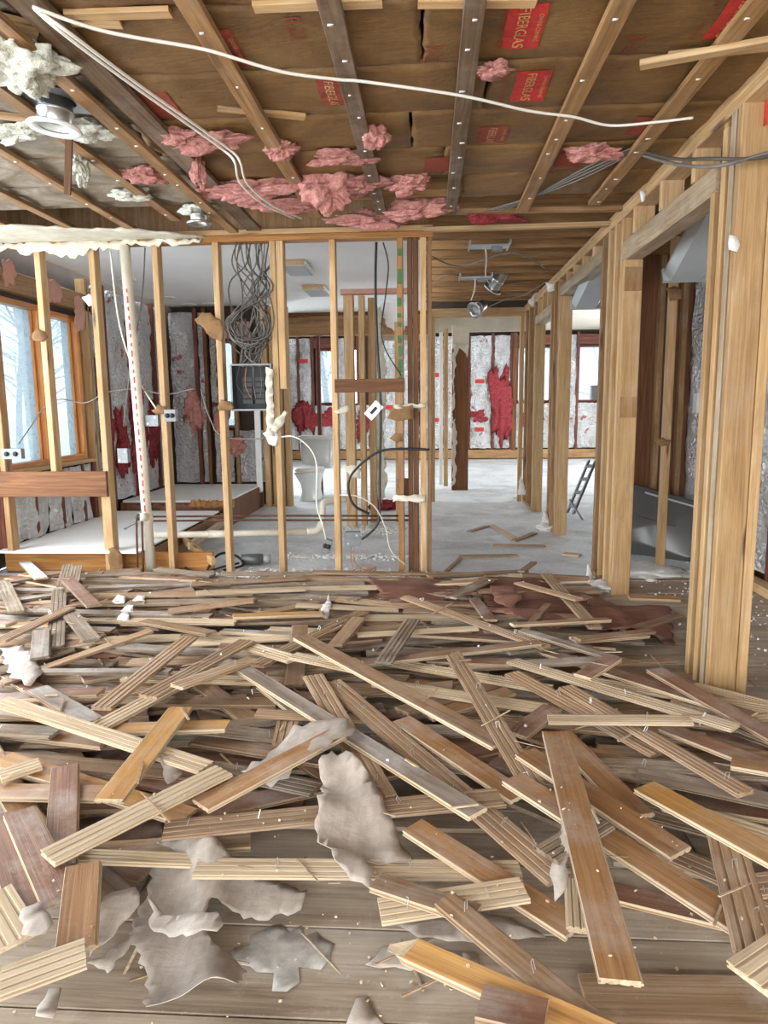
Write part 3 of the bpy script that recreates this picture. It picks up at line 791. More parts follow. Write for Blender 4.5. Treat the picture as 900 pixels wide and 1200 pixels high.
sheet('torn_drywall', [(-.555, 2.2), (-.50, 2.25), (-.46, 1.9), (-.44, 1.5), (-.47, 1.0), (-.45, .4), (-.5, .2), (-.56, .3)], ((0, 7.52, 0), (1, 0, 0), (0, 0, 1), (0, -1, 0)), lambda a, b: .02 * fbm(a * 8, b * 4), 0.012, 'drywall', wd, .04, .02, .05)
G().box((-0.35, 10.2, 2.32), (0.9, 0.03, 0.36)).build('plaster_band', 'plaster', wd, (-.35, 10.2, 2.1))
# ---- passage end: header, trimmers, brown wall end
wq = struct('wall_passage', 'doorway header, trimmers and torn brown wall end at the end of the passage')
beam('header', wq, (0.0, 9.2, 2.375), (1.2, 9.2, 2.375), 0.11, 0.09, 'stud', (0, 0, 1))
stud(wq, 0.05, 9.2, 0, 2.32, 'stud', 0.07); stud(wq, 1.17, 9.2, 0, 2.32, 'stud', 0.05)
G().box((0.68, 10.62, 2.53), (1.5, 0.04, 0.5)).build('plaster_band', 'plaster', wq, (.7, 10.62, 2.3))
G().box((0.46, 10.5, 1.02), (0.235, 0.2, 2.04)).build('brown_wall_end', 'stud_brown', wq, (.46, 10.5, 0))
G().box((0.46, 10.5, 2.2), (0.235, 0.2, 0.33)).build('plaster_top', 'plaster', wq, (.46, 10.5, 2))
sheet('torn_plaster', [(.345, 1.0), (.375, 1.35), (.36, 1.6), (.40, 1.95), (.44, 2.05), (.5, 2.0), (.55, 1.9), (.575, 2.1), (.345, 2.1)], ((0, 10.39, 0), (1, 0, 0), (0, 0, 1), (0, -1, 0)), lambda a, b: 0.01, 0.012, 'plaster', wq, .05, .02, .06)
sheet('torn_plaster', [(.345, 0.05), (.39, .1), (.40, .5), (.42, .85), (.38, 1.05), (.345, 1.0)], ((0, 10.39, 0), (1, 0, 0), (0, 0, 1), (0, -1, 0)), lambda a, b: 0.01, 0.012, 'plaster', wq, .05, .02, .06)
stud(wq, 0.245, 10.1, 0.1, 2.28, 'stud', 0.06); stud(wq, 0.18, 10.3, 0.1, 2.25, 'white_enamel', 0.05)
# ---- far wall
wf = struct('wall_far', 'far foil-insulated outer wall with red wool showing between studs')
YF = 16.4
cells('sheathing', wf, 'roofdark', 'Y', YF + .12, 0.06, -3.4, 5.1, 0, 2.9, [(-2.56, -2.16, 1.3, 2.5), (1.98, 2.76, 1.3, 2.5), (3.34, 4.0, 1.3, 2.5), (-1.75, -1.62, 1.3, 2.5), (-1.3, -1.2, 1.3, 2.5)])
full = [(-3.3, -2.98), (-2.94, -2.66), (-2.06, -1.8), (-1.14, -.7), (-.66, -.2), (-.14, .35), (.4, .88), (.94, 1.42), (1.47, 1.84), (2.85, 3.3), (4.06, 4.5), (4.55, 5.0)]
for (a, b) in full: foil_panel(wf, 'Y', YF - .05, a, b, 0.25, 2.75, -1, a * 5, 0.05)
for (a, b) in [(-2.62, -2.1), (1.9, 2.8), (3.34, 4.02), (-1.8, -1.2)]: foil_panel(wf, 'Y', YF - .05, a, b, 0.25, 1.25, -1, a * 5, 0.05)
for xx in (-2.96, -2.64, -2.08, -1.78, -1.6, -1.34, -1.17, -.68, -.17, .375, .91, 1.445, 1.87, 2.82, 3.32, 4.04, 4.52): stud(wf, xx, YF - .03, .2, 2.8, 'stud_red', 0.06)
stud(wf, 1.93, YF - .05, .2, 2.8, 'stud_brown', 0.10)
beam('base_plate', wf, (-3.3, YF - .04, .12), (5.0, YF - .04, .12), 0.2, 0.1, 'stud_dark', (0, 0, 1))
for (a, b) in [(-2.64, -2.08), (1.9, 2.84), (3.3, 4.05)]: beam('header', wf, (a, YF - .02, 2.65), (b, YF - .02, 2.65), .22, .08, 'stud_red', (0, 0, 1))
for i, (xx, z, sx, sz) in enumerate([(-2.82, 1.0, .2, .32), (1.64, 1.2, .2, .75), (1.15, .95, .14, .12), (-2.3, .95, .2, .15), (.72, .7, .1, .4), (-1.5, .8, .15, .3), (2.3, .9, .2, .15)]): blob('wool_patch', (xx, YF - .10, z), (sx, .05, sz), 'redwool', 50 + i, wf, 4, .8)
for (xx, z) in [(-2.82, 2.25), (-.4, 1.05), (1.15, 1.75), (1.15, .68), (-.9, 1.2), (.2, 1.9), (.15, .9)]: G().box((xx, YF - .16, z), (.2, .012, .09)).build('printed_mark', 'print_red', wf, (xx, YF - .1, z))
window('window_4', 'far window behind the toilet room', 'Y', YF + .1, -2.58, -2.14, 1.28, 2.52, .04, 'stud_red', .08)
window('window_5', 'far window at the end of the passage', 'Y', YF + .1, 1.96, 2.78, 1.28, 2.52, .04, 'stud_red', .08)
window('window_6', 'far window seen between the right-hand studs', 'Y', YF + .1, 3.32, 4.02, 1.28, 2.52, .04, 'stud_red', .08)
# ---- shell out of view
ws = struct('wall_shell', 'outer sheathing closing the house at the sides')
cells('sheathing', ws, 'plaster', 'X', 5.1, 0.06, 6.4, 16.5, 0, 2.9, [(10.0, 15.0, 0.5, 2.4)])  # opening added out of view for the rear right lamp
cells('sheathing', ws, 'plaster', 'X', 2.44, 0.06, -2.6, 2.6, 0, 2.75, [])
cells('sheathing', ws, 'roofdark', 'Y', 6.56, 0.06, 2.3, 5.1, 0, 2.9, [])
cells('sheathing', ws, 'plaster', 'Y', -2.62, 0.06, -3.4, 2.64, 0, 2.75, [(-3.1, 1.9, 0.05, 2.4)])
cells('sheathing', ws, 'roofdark', 'Y', 9.28, 0.03, 0.0, 5.1, 2.44, 2.9, [])
G().box((3.6, 8.0, 2.80), (3.0, 3.0, .04)).build('roof_sheet', 'roofdark', ws, (3.6, 8, 2.8))
# ---- outdoors
tag(G().box((0, 8, -0.35), (160, 160, .1)).build('ground_outside', 'snow', None, (0, 8, -.3)), 'pale snowy ground outside the windows', None, None, 'structure')
# ================================================================== THINGS IN AND ON THE FRAMING
# ---- boards nailed across the studs
tag(beam('nailed_board', None, (-3.2, 5.03, 0.70), (-2.345, 5.03, 0.70), 0.185, 0.034, 'stud_brown', (0, 0, 1)), 'wide dark brown board nailed across the left studs below the windows', 'board')
tag(beam('nailed_board', None, (-0.655, 5.03, 1.385), (-0.165, 5.03, 1.385), 0.092, 0.03, 'stud_brown', (0, 0, 1)), 'short dark brown board nailed between studs right of the toilet', 'board')
# ---- recessed ceiling cans
def can_light(label, c, rot, s=1.0, plate=True, trim='white_enamel', group=None, h=0.12):
    c = Vector(c); t = thing('recessed_light', label, 'ceiling light', c, group)
    Mx = Matrix.Translation(c) @ rot.to_4x4()
    g = G(); g.lathe([(0.062 * s, 0.0), (0.066 * s, 0.012), (0.066 * s, h * .45), (0.07 * s, h * .46), (0.07 * s, h * .55), (0.066 * s, h * .56), (0.066 * s, h), (0.05 * s, h + .01), (0.001, h + .012)], Mx, 24); g.build('can_body', 'can', t, c, True)
    g = G(); g.lathe([(0.060 * s, 0.03), (0.064 * s, 0.0), (0.098 * s, -0.008), (0.104 * s, 0.0), (0.098 * s, 0.008), (0.066 * s, 0.012)], Mx, 32); g.build('trim_ring', trim, t, c, True)
    g = G(); g.lathe([(0.001, 0.05), (0.04 * s, 0.045), (0.058 * s, 0.03), (0.058 * s, 0.06), (0.001, 0.075)], Mx, 24); g.build('reflector', 'lens', t, c, True)
    if plate:
        g = G()
        ring0 = []; ring1 = []
        for j in range(24):
            a = 2 * PI * j / 24; ring0.append((0.075 * math.cos(a), 0.075 * math.sin(a))); q = max(abs(math.cos(a)), abs(math.sin(a))); ring1.append((0.15 * math.cos(a) / q, 0.115 * math.sin(a) / q))
        lo = [V(a, b, h - .02) for a, b in ring0]; lo2 = [V(a, b, h - .02) for a, b in ring1]; hi2 = [V(a, b, h - .016) for a, b in ring1]; hi = [V(a, b, h - .016) for a, b in ring0]
        g.rings([[Mx @ p for p in r] for r in (lo, lo2, hi2, hi, lo)], 0, False, False); g.build('mounting_plate', 'steel', t, c)
        for sx in (-1, 1):
            g = G(); g.box(Mx @ V(sx * .155, 0, h - .01), (.01, .34, .03), 0, Mx.to_3x3()); g.build('hanger_bar', 'steel', t, c)
    return t
I3 = Matrix.Identity(3)
can_light('large recessed light with white trim ring hanging from the left ceiling', PZ(64, 150, 2.325), Matrix.Rotation(.12, 3, 'Y'), 0.98, True)
can_light('small bare recessed can near the partition top plate', PZ(233, 262, 2.34), I3, 0.72, False, 'can', None, 0.09)
blob('insulation_tuft', PZ(235, 246, 2.43), (.11, .09, .03), 'white_wool', 3.3)['label'] = 'yellowish wool above the small recessed can'
bpy.context.scene.collection.objects[-1]
# ---- passage: two loose cans dangling, brackets
can_light('upper of two silver cans dangling in the passage', PY(577, 338, 7.4), Matrix.Rotation(.6, 3, 'Y') @ Matrix.Rotation(.5, 3, 'X'), 0.95, False, 'can', None, 0.2)
can_light('lower of two silver cans dangling in the passage', PY(556, 364, 7.4), Matrix.Rotation(.9, 3, 'Y') @ Matrix.Rotation(-.7, 3, 'X'), 0.85, False, 'can', None, 0.15)
for (u, v, Y, lab) in [(573, 289, 5.75, 'wide steel light bracket between passage joists, nearer the camera'), (557, 326, 7.1, 'narrow steel light bracket between passage joists, farther back')]:
    c = PY(u, v, Y); t = thing('light_bracket', lab, 'bracket', c)
    G().box(c, (.30, .12, .012)).build('plate', 'steel', t, c)
    for sx in (-1, 1): G().box(c + V(sx * .15, 0, .01), (.012, .3, .03)).build('hanger_bar', 'steel', t, c)
    G().box(c + V(.06, 0, -.02), (.08, .06, .03)).build('junction_box', 'box_grey', t, c)
cable('lamp_whip', [PY(569, 290, 5.8), PY(570, 305, 6.2), PY(569, 322, 7.0), PY(573, 332, 7.35)], .006, 'cable_white', 'white cable holding the upper dangling can in the passage')
cable('lamp_whip', [PY(557, 327, 7.1), PY(556, 340, 7.3), PY(552, 352, 7.4)], .006, 'cable_white', 'short white cable holding the lower dangling can')
for i, pts in enumerate([[(505, 300, 6.0), (540, 312, 6.3), (600, 296, 6.0), (640, 315, 6.2)], [(508, 330, 7.4), (530, 322, 7.2), (575, 330, 7.5), (612, 322, 7.6)], [(560, 366, 8.6), (590, 352, 8.4), (615, 345, 8.2), (640, 330, 7.6)]]):
    cable('passage_cable', [PY(*q) for q in pts], .006, 'cable_grey', ['nearest grey cable looping under the passage joists', 'middle grey cable looping under the passage joists', 'farthest grey cable looping under the passage joists'][i])
# ---- fluorescent fixtures hanging behind the right wall
def troffer(label, far, near, w, upn):
    far = Vector(far); near = Vector(near); t = thing('fluorescent_fixture', label, 'light fixture', far)
    z = (near - far); L = z.length; z.normalize(); x = (V(1, 0, 0) - z * z.x).normalized(); y = z.cross(x)
    R = Matrix((x, y, z)).transposed()
    def p(a, b, c): return far + x * a + y * b + z * c
    prof = [(-w / 2, 0), (-w / 2, -.02), (-w * .36, -.075), (w * .36, -.075), (w / 2, -.02), (w / 2, 0)]
    g = G(); g.rings([[p(a, b, 0) for a, b in prof], [p(a, b, L) for a, b in prof]]); hs = g.build('housing', 'lens', t, far)
    for i in range(5):
        a = -w * .33 + i * w * .165
        g = G(); g.box(p(a, .006, L / 2), (w * .12, .012, L * .97), 0, R); g.build('lens_rib', 'lens', hs, far)
    g = G(); g.box(p(0, -.03, -.012), (w * 1.06, .09, .024), 0, R); ec = g.build('end_cap', 'lens', t, far)
    for s in (-.25, .25):
        g = G(); g.box(p(s * w, -.02, -.034), (.035, .05, .02), 0, R); g.build('lamp_holder', 'white_enamel', ec, far)
    return t
troffer('white fluorescent fixture hanging tilted behind the near door header', PY(803, 316, 4.75), PY(852, 229, 4.1), .26, 0)
troffer('small fluorescent fixture hanging behind the second door header', PY(686, 352, 6.5), PY(712, 300, 5.75), .24, 0)
# ---- grey tub tipped against the cross wall
def tub():
    c = PZ(768, 652, 0.0); t = thing('plastic_tub', 'dark grey plastic tub tipped on its side behind the right studs', 'tub', c)
    R = Matrix.Rotation(-.30, 3, 'Z') @ Matrix.Rotation(math.radians(62), 3, 'X') @ Matrix.Rotation(math.radians(-16), 3, 'Z')
    def rr(w, h, r, z, n=6):
        o = []
        for (cx, cy, a0) in ((w / 2 - r, h / 2 - r, 0), (-w / 2 + r, h / 2 - r, PI / 2), (-w / 2 + r, -h / 2 + r, PI), (w / 2 - r, -h / 2 + r, 1.5 * PI)):
            for k in range(n + 1):
                a = a0 + PI / 2 * k / n; o.append(V(cx + r * math.cos(a), cy + r * math.sin(a), z))
        return o
    C = c + V(0, 0, .30)
    W, H = .80, .56
    rings = [rr(W - .10, H - .10, .07, .02), rr(W - .06, H - .06, .08, -.0), rr(W - .02, H - .02, .08, -.16), rr(W + .03, H + .03, .09, -.17), rr(W + .03, H + .03, .09, -.18), rr(W - .03, H - .03, .08, -.175), rr(W - .09, H - .09, .07, -.02)]
    g = G(); g.rings([[C + R @ p for p in r] for r in rings]); g.build('tub_shell', 'tub', t, c, True)
    g = G(); g.rings([[C + R @ p for p in rr(.30, .035, .015, .024)], [C + R @ p for p in rr(.30, .035, .015, .034)]]); g.build('moulded_rib', 'tub', t, c)
    g = G(); g.box(C + R @ V(0.05, .19, .028), (.42, .012, .012), 0, R); g.build('moulded_rib', 'lens', t, c)
    g = G(); g.box(C + R @ V(.30, .18, .03), (.05, .03, .012), 0, R); g.build('badge', 'lens', t, c)
tub()
# ---- step ladder
def ladder():
    c = PZ(672, 604, 0); t = thing('step_ladder', 'aluminium step ladder leaning behind the second stud group', 'ladder', c)
    a0, a1 = PY(664, 602, 8.2), PY(690, 540, 8.5); b0, b1 = PY(672, 602, 8.0), PY(698, 540, 8.3); c0, c1 = PY(688, 618, 7.6), PY(668, 586, 8.0)
    beam('rail', t, a0, a1, .05, .025, 'steel', (0, 1, 0)); beam('rail', t, b0, b1, .05, .025, 'steel', (0, 1, 0)); beam('brace', t, c0, c1, .03, .02, 'steel', (0, 1, 0))
    for k in (.15, .4, .65, .9): beam('rung', t, a0.lerp(a1, k), b0.lerp(b1, k), .05, .02, 'steel', (0, 1, 0))
ladder()
# ---- electrical panel and its wires
def panel():
    a, b = PY(271, 427, 5.10), PY(321, 481, 5.10); c = V((a.x + b.x) / 2, 5.12, b.z)
    t = thing('electrical_panel', 'open grey electrical panel box with black interior between studs', 'electrical panel', c)
    w, h, d = b.x - a.x, a.z - b.z, .10; cz = (a.z + b.z) / 2
    bp = G().box((c.x, 5.165, cz), (w, .01, h)).build('back_plate', 'dark', t, c)
    for sx in (-1, 1): G().box((c.x + sx * (w / 2 - .006), 5.11, cz), (.012, d, h)).build('side_wall', 'box_grey', t, c)
    for sz in (-1, 1): G().box((c.x, 5.11, cz + sz * (h / 2 - .006)), (w - .024, d, .012)).build('side_wall', 'box_grey', t, c)
    for r in range(5):
        for s in (-1, 1): G().box((c.x + s * .045, 5.145, cz - .10 + r * .04), (.07, .03, .032)).build('breaker', 'blackrub', bp, c)
    for r in range(4): cable('wire', [V(c.x - .09 + r * .05, 5.10, cz + .15), V(c.x - .11 + r * .06, 5.09, cz + .02), V(c.x - .04 + r * .03, 5.10, cz - .08)], .003, ['cable_dark', 'cable_bronze', 'cable_grey', 'cable_dark'][r], k=6, n=5, parent=t)
panel()
sheet('steel_strap', [(-.028, -.24), (.026, -.25), (.03, .22), (-.02, .24)], (PY(316, 470, 5.03), (1, 0, 0), (0, 0, 1), (0, -1, 0)), lambda a, b: .004 * fbm(a * 9, b * 9), .006, 'drywall', None, .03, .006, .04)
tag(bpy.data.objects['steel_strap'], 'pale drywall strip hanging in front of the electrical panel', 'drywall scrap')
random.seed(3)
wr_ = random.Random(5)
for i in range(20):
    u0 = 276 + 44 * (i / 19) + wr_.uniform(-2, 2); Y = 5.06 + wr_.uniform(0, .1)
    uu = [u0, 300 + wr_.uniform(-26, 22), 290 + wr_.uniform(-28, 30)]
    pts = [PY(u0, 284, Y), PY(u0 + wr_.uniform(-6, 6), 310, Y), PY(uu[1] - (8 if i % 2 else -10), 340, Y - .03)]
    if i % 4 != 3:   # a loose loop above the box
        s = 1 if i % 2 else -1; lw = wr_.uniform(12, 26); lv = wr_.uniform(385, 402); cu = 292 + wr_.uniform(-6, 8)
        pts += [PY(cu + s * lw, lv - 14, Y - .05), PY(cu + s * lw * .8, lv + 6, Y - .06), PY(cu, lv + wr_.uniform(10, 20), Y - .05), PY(cu - s * lw * .9, lv + 2, Y - .03), PY(cu - s * lw * .7, lv - 16, Y - .01)]
    pts += [PY(283 + wr_.uniform(-4, 26), 408 + wr_.uniform(-4, 8), Y), PY(280 + 32 * wr_.random(), 430, 5.10)]
    cable('panel_cable', pts, .0052, 'cable_dark' if i % 3 else 'cable_grey', 'grey cable in the tangled bundle looped above the electrical panel', 'cables looped above the panel', 6, 5)
# ---- plumbing
t = thing('vent_stack', 'cream plastic vent stack pipe with red print between left studs', 'pipe', PY(178, 675, 5.06))
a, b = PY(178, 676, 5.06), PY(146, 288, 5.06)
g = G(); g.tube([a, b], .036, 16); g.build('pipe', 'pvc', t, a, True)
g = G(); g.tube([a + (b - a) * .17, a + (b - a) * .20], .042, 16); g.build('coupling', 'pvc', t, a, True)
for k in range(26):
    q = a + (b - a) * (.22 + .026 * k); G().box(q + V(.004, -.037, 0), (.009, .003, .026 if k % 3 else .045)).build('printed_mark', 'print_red', t, q)
g = G(); g.tube([PY(172, 606, 5.02), PY(163, 606, 4.98)], .03, 14); g.build('branch_stub', 'pvc', t, a, True)
g = G(); g.tube([PY(164, 606, 4.985), PY(162.5, 606, 4.975)], .026, 14); g.build('branch_bore', 'blackrub', t, a, True)
for v, lab in ((604.5, 'upper of two dark copper pipes running across behind the studs'), (609.5, 'lower of two dark copper pipes running across behind the studs')):
    cable('copper_pipe', [PY(178, v + 1, 5.24), PY(300, v, 5.24), PY(400, v, 5.24), PY(482, v, 5.24)], .0075, 'copper', lab, None, 1, 8, cat='pipe')
for u, lab in ((160, 'left upright copper pipe in front of the vent stack'), (166.5, 'right upright copper pipe in front of the vent stack')):
    cable('copper_riser', [PY(u + 6, 603, 5.02), PY(u + 1, 606, 5.0), PY(u, 615, 5.0), PY(u + 2, 690, 5.0)], .008, 'copper', lab, None, 5, 8, cat='pipe')
t = thing('drain_pipe', 'cream plastic drain pipe running level behind studs towards the toilet', 'pipe', PY(182, 628, 5.3))
cable('pipe', [PY(180, 627, 5.3), PY(250, 626, 5.32), PY(362, 623, 5.4)], .026, 'pvc', None, None, 1, 12, t)
cable('elbow', [PY(360, 623, 5.4), PY(372, 621, 5.42), PY(377, 612, 5.44), PY(378, 596, 5.46)], .029, 'pvc', None, None, 6, 12, t)
cable('branch', [PY(378, 597, 5.46), PY(381, 588, 5.5), PY(405, 585, 5.6)], .026, 'pvc', None, None, 6, 12, t)
cable('coupling', [PY(245, 626, 5.32), PY(268, 625.6, 5.325)], .031, 'pvc', None, None, 1, 12, t)
cable('shut_off_pipe', [PY(146, 620, 5.02), PY(152, 616, 5.0), PY(160, 612, 5.0)], .008, 'box_grey', 'small grey shut-off valve pipe left of the vent stack', None, 3, 6, cat='pipe')
# ---- toilet
def toilet():
    c = PZ(362, 586, 0); t = thing('toilet', 'white two-piece toilet standing on the rear floor between studs', 'toilet', c)
    R = Matrix.Rotation(math.radians(-12), 3, 'Z')
    def P(x, y, z): return c + R @ V(x, y, z)
    def el(w, d, z, cy=0, p=2.4, n=28):
        o = []
        for j in range(n):
            a = 2 * PI * j / n; ca, sa = math.cos(a), math.sin(a)
            o.append(P(math.copysign(abs(ca) ** (2 / p), ca) * w / 2, cy + math.copysign(abs(sa) ** (2 / p), sa) * d / 2, z))
        return o
    g = G(); g.rings([el(.25, .50, 0, .10), el(.24, .49, .03, .10), el(.20, .44, .12, .11), el(.22, .46, .22, .09), el(.30, .50, .30, .06), el(.37, .52, .36, .04, 2.2), el(.38, .53, .39, .04, 2.2), el(.36, .5, .395, .04, 2.2)]); g.build('bowl', 'porcelain', t, c, True)
    g = G(); g.rings([el(.38, .50, .397, .05, 2.2), el(.385, .51, .41, .05, 2.2), el(.38, .50, .42, .05, 2.2)]); g.build('seat', 'white_enamel', t, c, True)
    g = G(); g.rings([el(.375, .49, .422, .05, 2.2), el(.375, .49, .435, .05, 2.2), el(.34, .45, .445, .05, 2.2)]); g.build('lid', 'white_enamel', t, c, True)
    g = G(); g.rings([el(.38, .17, .40, .37, 6), el(.43, .19, .48, .37, 6), el(.47, .20, .80, .37, 6)]); tk = g.build('tank', 'porcelain', t, c, True)
    g = G(); g.rings([el(.49, .215, .80, .37, 6), el(.50, .22, .81, .37, 6), el(.50, .22, .835, .37, 6), el(.47, .2, .845, .37, 6)]); g.build('tank_lid', 'porcelain', t, c, True)
    g = G(); g.tube([P(-.19, .265, .74), P(-.19, .245, .74), P(-.12, .242, .735)], .009, 8); g.build('flush_lever', 'steel', tk, c, True)
    g = G(); g.tube([P(.24, .4, .40), P(.27, .38, .25), P(.26, .40, .06)], .006, 6, 0, 5); g.build('supply_hose', 'steel', t, c, True)
toilet()
# ---- electrical boxes on the studs
def ebox(label, u, v, Y, w, h, d, kind='outlet', rot=0.0, mat='box_grey'):
    c = PY(u, v, Y); t = thing('outlet_box' if kind == 'outlet' else 'junction_box', label, 'electrical box', c)
    R = Matrix.Rotation(rot, 3, 'Y')
    g = G(); g.box(c + V(0, d / 2, 0), (w, d, h), 0, R); g.build('box_body', mat, t, c)
    if kind == 'outlet':
        for s in (-1, 1):
            g = G(); g.lathe([(.001, -.014), (.014, -.013), (.017, -.008), (.017, 0)], Matrix.Translation(c + R @ V(s * w * .22, -.001, 0)) @ Matrix.Rotation(PI / 2, 4, 'X') @ Matrix.Scale(-1, 4, (0, 0, 1)), 14); g.build('socket_face', 'dark', t, c, True)
    elif kind == 'cover':
        g = G(); g.box(c + V(0, -.004, 0), (w * 1.06, .006, h * 1.06), 0, R); cp = g.build('cover_plate', mat, t, c)
        for s in (-1, 1):
            g = G(); g.box(c + R @ V(s * w * .3, -.009, s * h * .3), (.012, .006, .012), 0, R); g.build('screw', 'steel', cp, c)
    elif kind == 'switch':
        g = G(); g.box(c + R @ V(0, -.004, 0), (w * 1.05, .008, h * 1.05), 0, R); cp = g.build('face_plate', 'white_enamel', t, c)
        g = G(); g.box(c + R @ V(0, -.010, 0), (w * .3, .006, h * .5), 0, R); g.build('slot', 'dark', cp, c)
    return t
ebox('double outlet box on the leftmost stud below the window', 13, 532, 5.02, .15, .075, .05)
ebox('grey outlet box on the stud right of the vent stack', 199, 487, 5.02, .08, .085, .05)
ebox('grey junction box between the vent stack and the next stud', 178, 493, 5.08, .09, .075, .05, 'cover')
ebox('grey switch box on the stud left of the vent stack', 144, 534, 5.06, .07, .10, .05, 'cover')
ebox('square grey junction box with conduit low on the partition', 413, 632, 5.03, .105, .10, .06, 'cover')
ebox('outlet box dangling on a cable left of the square junction box', 383, 640, 5.03, .055, .09, .05, 'outlet', .3)
ebox('tilted white switch plate hanging above the black conduit', 438, 481, 5.05, .07, .12, .02, 'switch', .75)
ebox('small switch box facing the passage on the near right post', 823, 472, 3.9, .06, .10, .05, 'cover', 0, 'steel')
ebox('switch box on the second stud group beside the passage', 697, 460, 5.45, .05, .10, .05, 'cover', 0, 'steel')
# ---- drywall scraps still clinging to studs
def scrap(label, u, v, Y, poly, mat, s=1.0, bend=.02):
    Q = PY(u, v, Y); sc = s * Y / FPX
    o = sheet('drywall_scrap', [(a * sc, -b * sc) for a, b in poly][::-1], (Q, (1, 0, 0), (0, 0, 1), (0, -1, 0)), lambda a, b: bend * fbm(a * 12 + u, b * 12), .01, mat, None, .025, .008, .04)
    return tag(o, label, 'drywall scrap')
scrap('hexagonal brown drywall scrap on the stud between the left windows', 46, 393, 5.04, [(-9, -3), (-2, -8), (6, -5), (9, 2), (3, 7), (-7, 6)], 'drywall_brown')
scrap('large brown drywall scrap left of the cable bundle', 247, 382, 5.04, [(-19, -8), (-10, -15), (0, -14), (10, -8), (16, 4), (12, 18), (2, 14), (-8, 4)], 'drywall_brown')
scrap('brown drywall scrap at the lower left corner of the electrical panel', 262, 475, 5.03, [(-8, 2), (-2, -6), (8, -4), (12, 3), (6, 6), (-6, 6)], 'drywall_brown')
scrap('brown half-round drywall scrap right of the hanging switch plate', 470, 482, 5.03, [(-16, 8), (-12, -2), (0, -8), (14, -7), (14, 9), (0, 11)], 'drywall_brown')
scrap('small brown drywall scrap with a hole near the green-marked stud', 467, 513, 5.03, [(-10, 0), (-4, -5), (6, -4), (7, 4), (-2, 6)], 'drywall_brown')
scrap('dark brown drywall scrap low behind the green-marked stud', 472, 571, 5.16, [(-6, -10), (8, -10), (9, 12), (-5, 9)], 'drywall_brown')
scrap('grey plaster scrap on the stud right of the vent stack', 186, 480, 5.03, [(-8, 1), (0, -5), (10, -4), (8, 5), (-4, 6)], 'drywall_brown')
scrap('whitish drywall scrap below the right corner of the electrical panel', 327, 493, 5.03, [(-9, 10), (-5, -2), (6, -12), (10, -9), (4, 6), (-3, 14)], 'drywall')
scrap('crumpled white drywall scrap under the electrical panel', 318, 512, 5.05, [(-10, -4), (0, -9), (9, -2), (6, 10), (-4, 8)], 'gypsum')
scrap('torn drywall scrap at the base of the stud left of the vent stack', 135, 658, 5.02, [(-7, -16), (2, -16), (9, -6), (10, 14), (-8, 14)], 'drywall_brown')
scrap('white plaster scrap high on the stud right of the second window', 104, 352, 5.1, [(-9, -4), (0, -8), (8, -5), (7, 4), (0, 7)], 'gypsum')
scrap('long cream plaster bar across the studs low at the partition end', 480, 584, 5.03, [(-20, -3), (18, -4), (18, 3), (10, 5), (0, 3), (-20, 4)], 'pvc')
scrap('narrow grey plaster bar across the studs high at the partition end', 478, 476, 5.02, [(-16, -2), (20, -2), (20, 2), (-16, 2)], 'drywall')
scrap('thin plaster flake on the stud right of the toilet', 400, 480, 5.04, [(-10, 2), (0, -3), (10, -4), (8, 3), (0, 5)], 'drywall')
scrap('grey drywall scrap left of the black conduit', 416, 551, 5.06, [(-12, -4), (-2, -6), (8, -2), (6, 10), (-6, 8)], 'drywall')
scrap('white plaster patch on the face of the near right post', 862, 285, 2.965, [(-6, -9), (2, -7), (5, 2), (2, 9), (-6, 7)], 'gypsum', 1, .004)
scrap('brown and white drywall scrap under the tilted fluorescent fixture', 790, 342, 5.25, [(-9, -4), (0, -7), (9, -3), (8, 8), (-4, 9)], 'drywall_brown')
scrap('round brown drywall scrap on the lone stud behind the near opening', 777, 518, 5.28, [(-9, -3), (0, -5), (9, -2), (7, 3), (-4, 4)], 'drywall_brown')
scrap('small plaster drip on the top plate of the right wall', 754, 226, 3.9, [(-3, -3), (4, -3), (2, 8), (-1, 9)], 'gypsum')
scrap('plaster flap on the corner of the third stud group', 645, 335, 7.0, [(-5, -4), (5, -3), (4, 5), (-2, 7)], 'gypsum')
scrap('plaster flap at the far right door header', 625, 350, 8.4, [(-6, 3), (3, -7), (6, -3), (-1, 9)], 'gypsum')
# plaster dust heaps at the feet of the right-hand posts
for i, (u, v, s, lab) in enumerate([(708, 688, .10, 'white plaster crumbled at the foot of the second stud group'), (645, 618, .12, 'white plaster crumbled at the foot of the third stud group'), (614, 582, .12, 'white plaster crumbled at the foot of the farthest stud group'),
                                    (755, 668, .22, 'spread of white plaster dust inside the near door opening')]):
    c = PZ(u, v, .015); tag(blob('plaster_heap', c, (s, s * 1.1, .045 if i < 3 else .03), 'gypsum', 70 + i, None, 4, .5), lab, 'plaster')
# torn sheathing strips at post bases
for i, (u, v, Y, h) in enumerate([(612, 575, 9.0, 18), (640, 612, 7.15, 18), (692, 680, 5.0, 20)]):
    scrap(['ragged drywall edge at the foot of the farthest posts', 'ragged drywall edge at the foot of the third posts', 'ragged drywall edge at the foot of the second posts'][i], u, v, Y, [(-3, -h), (1, -h * .6), (3, -h * .2), (5, 4), (-5, 5)], 'gypsum')
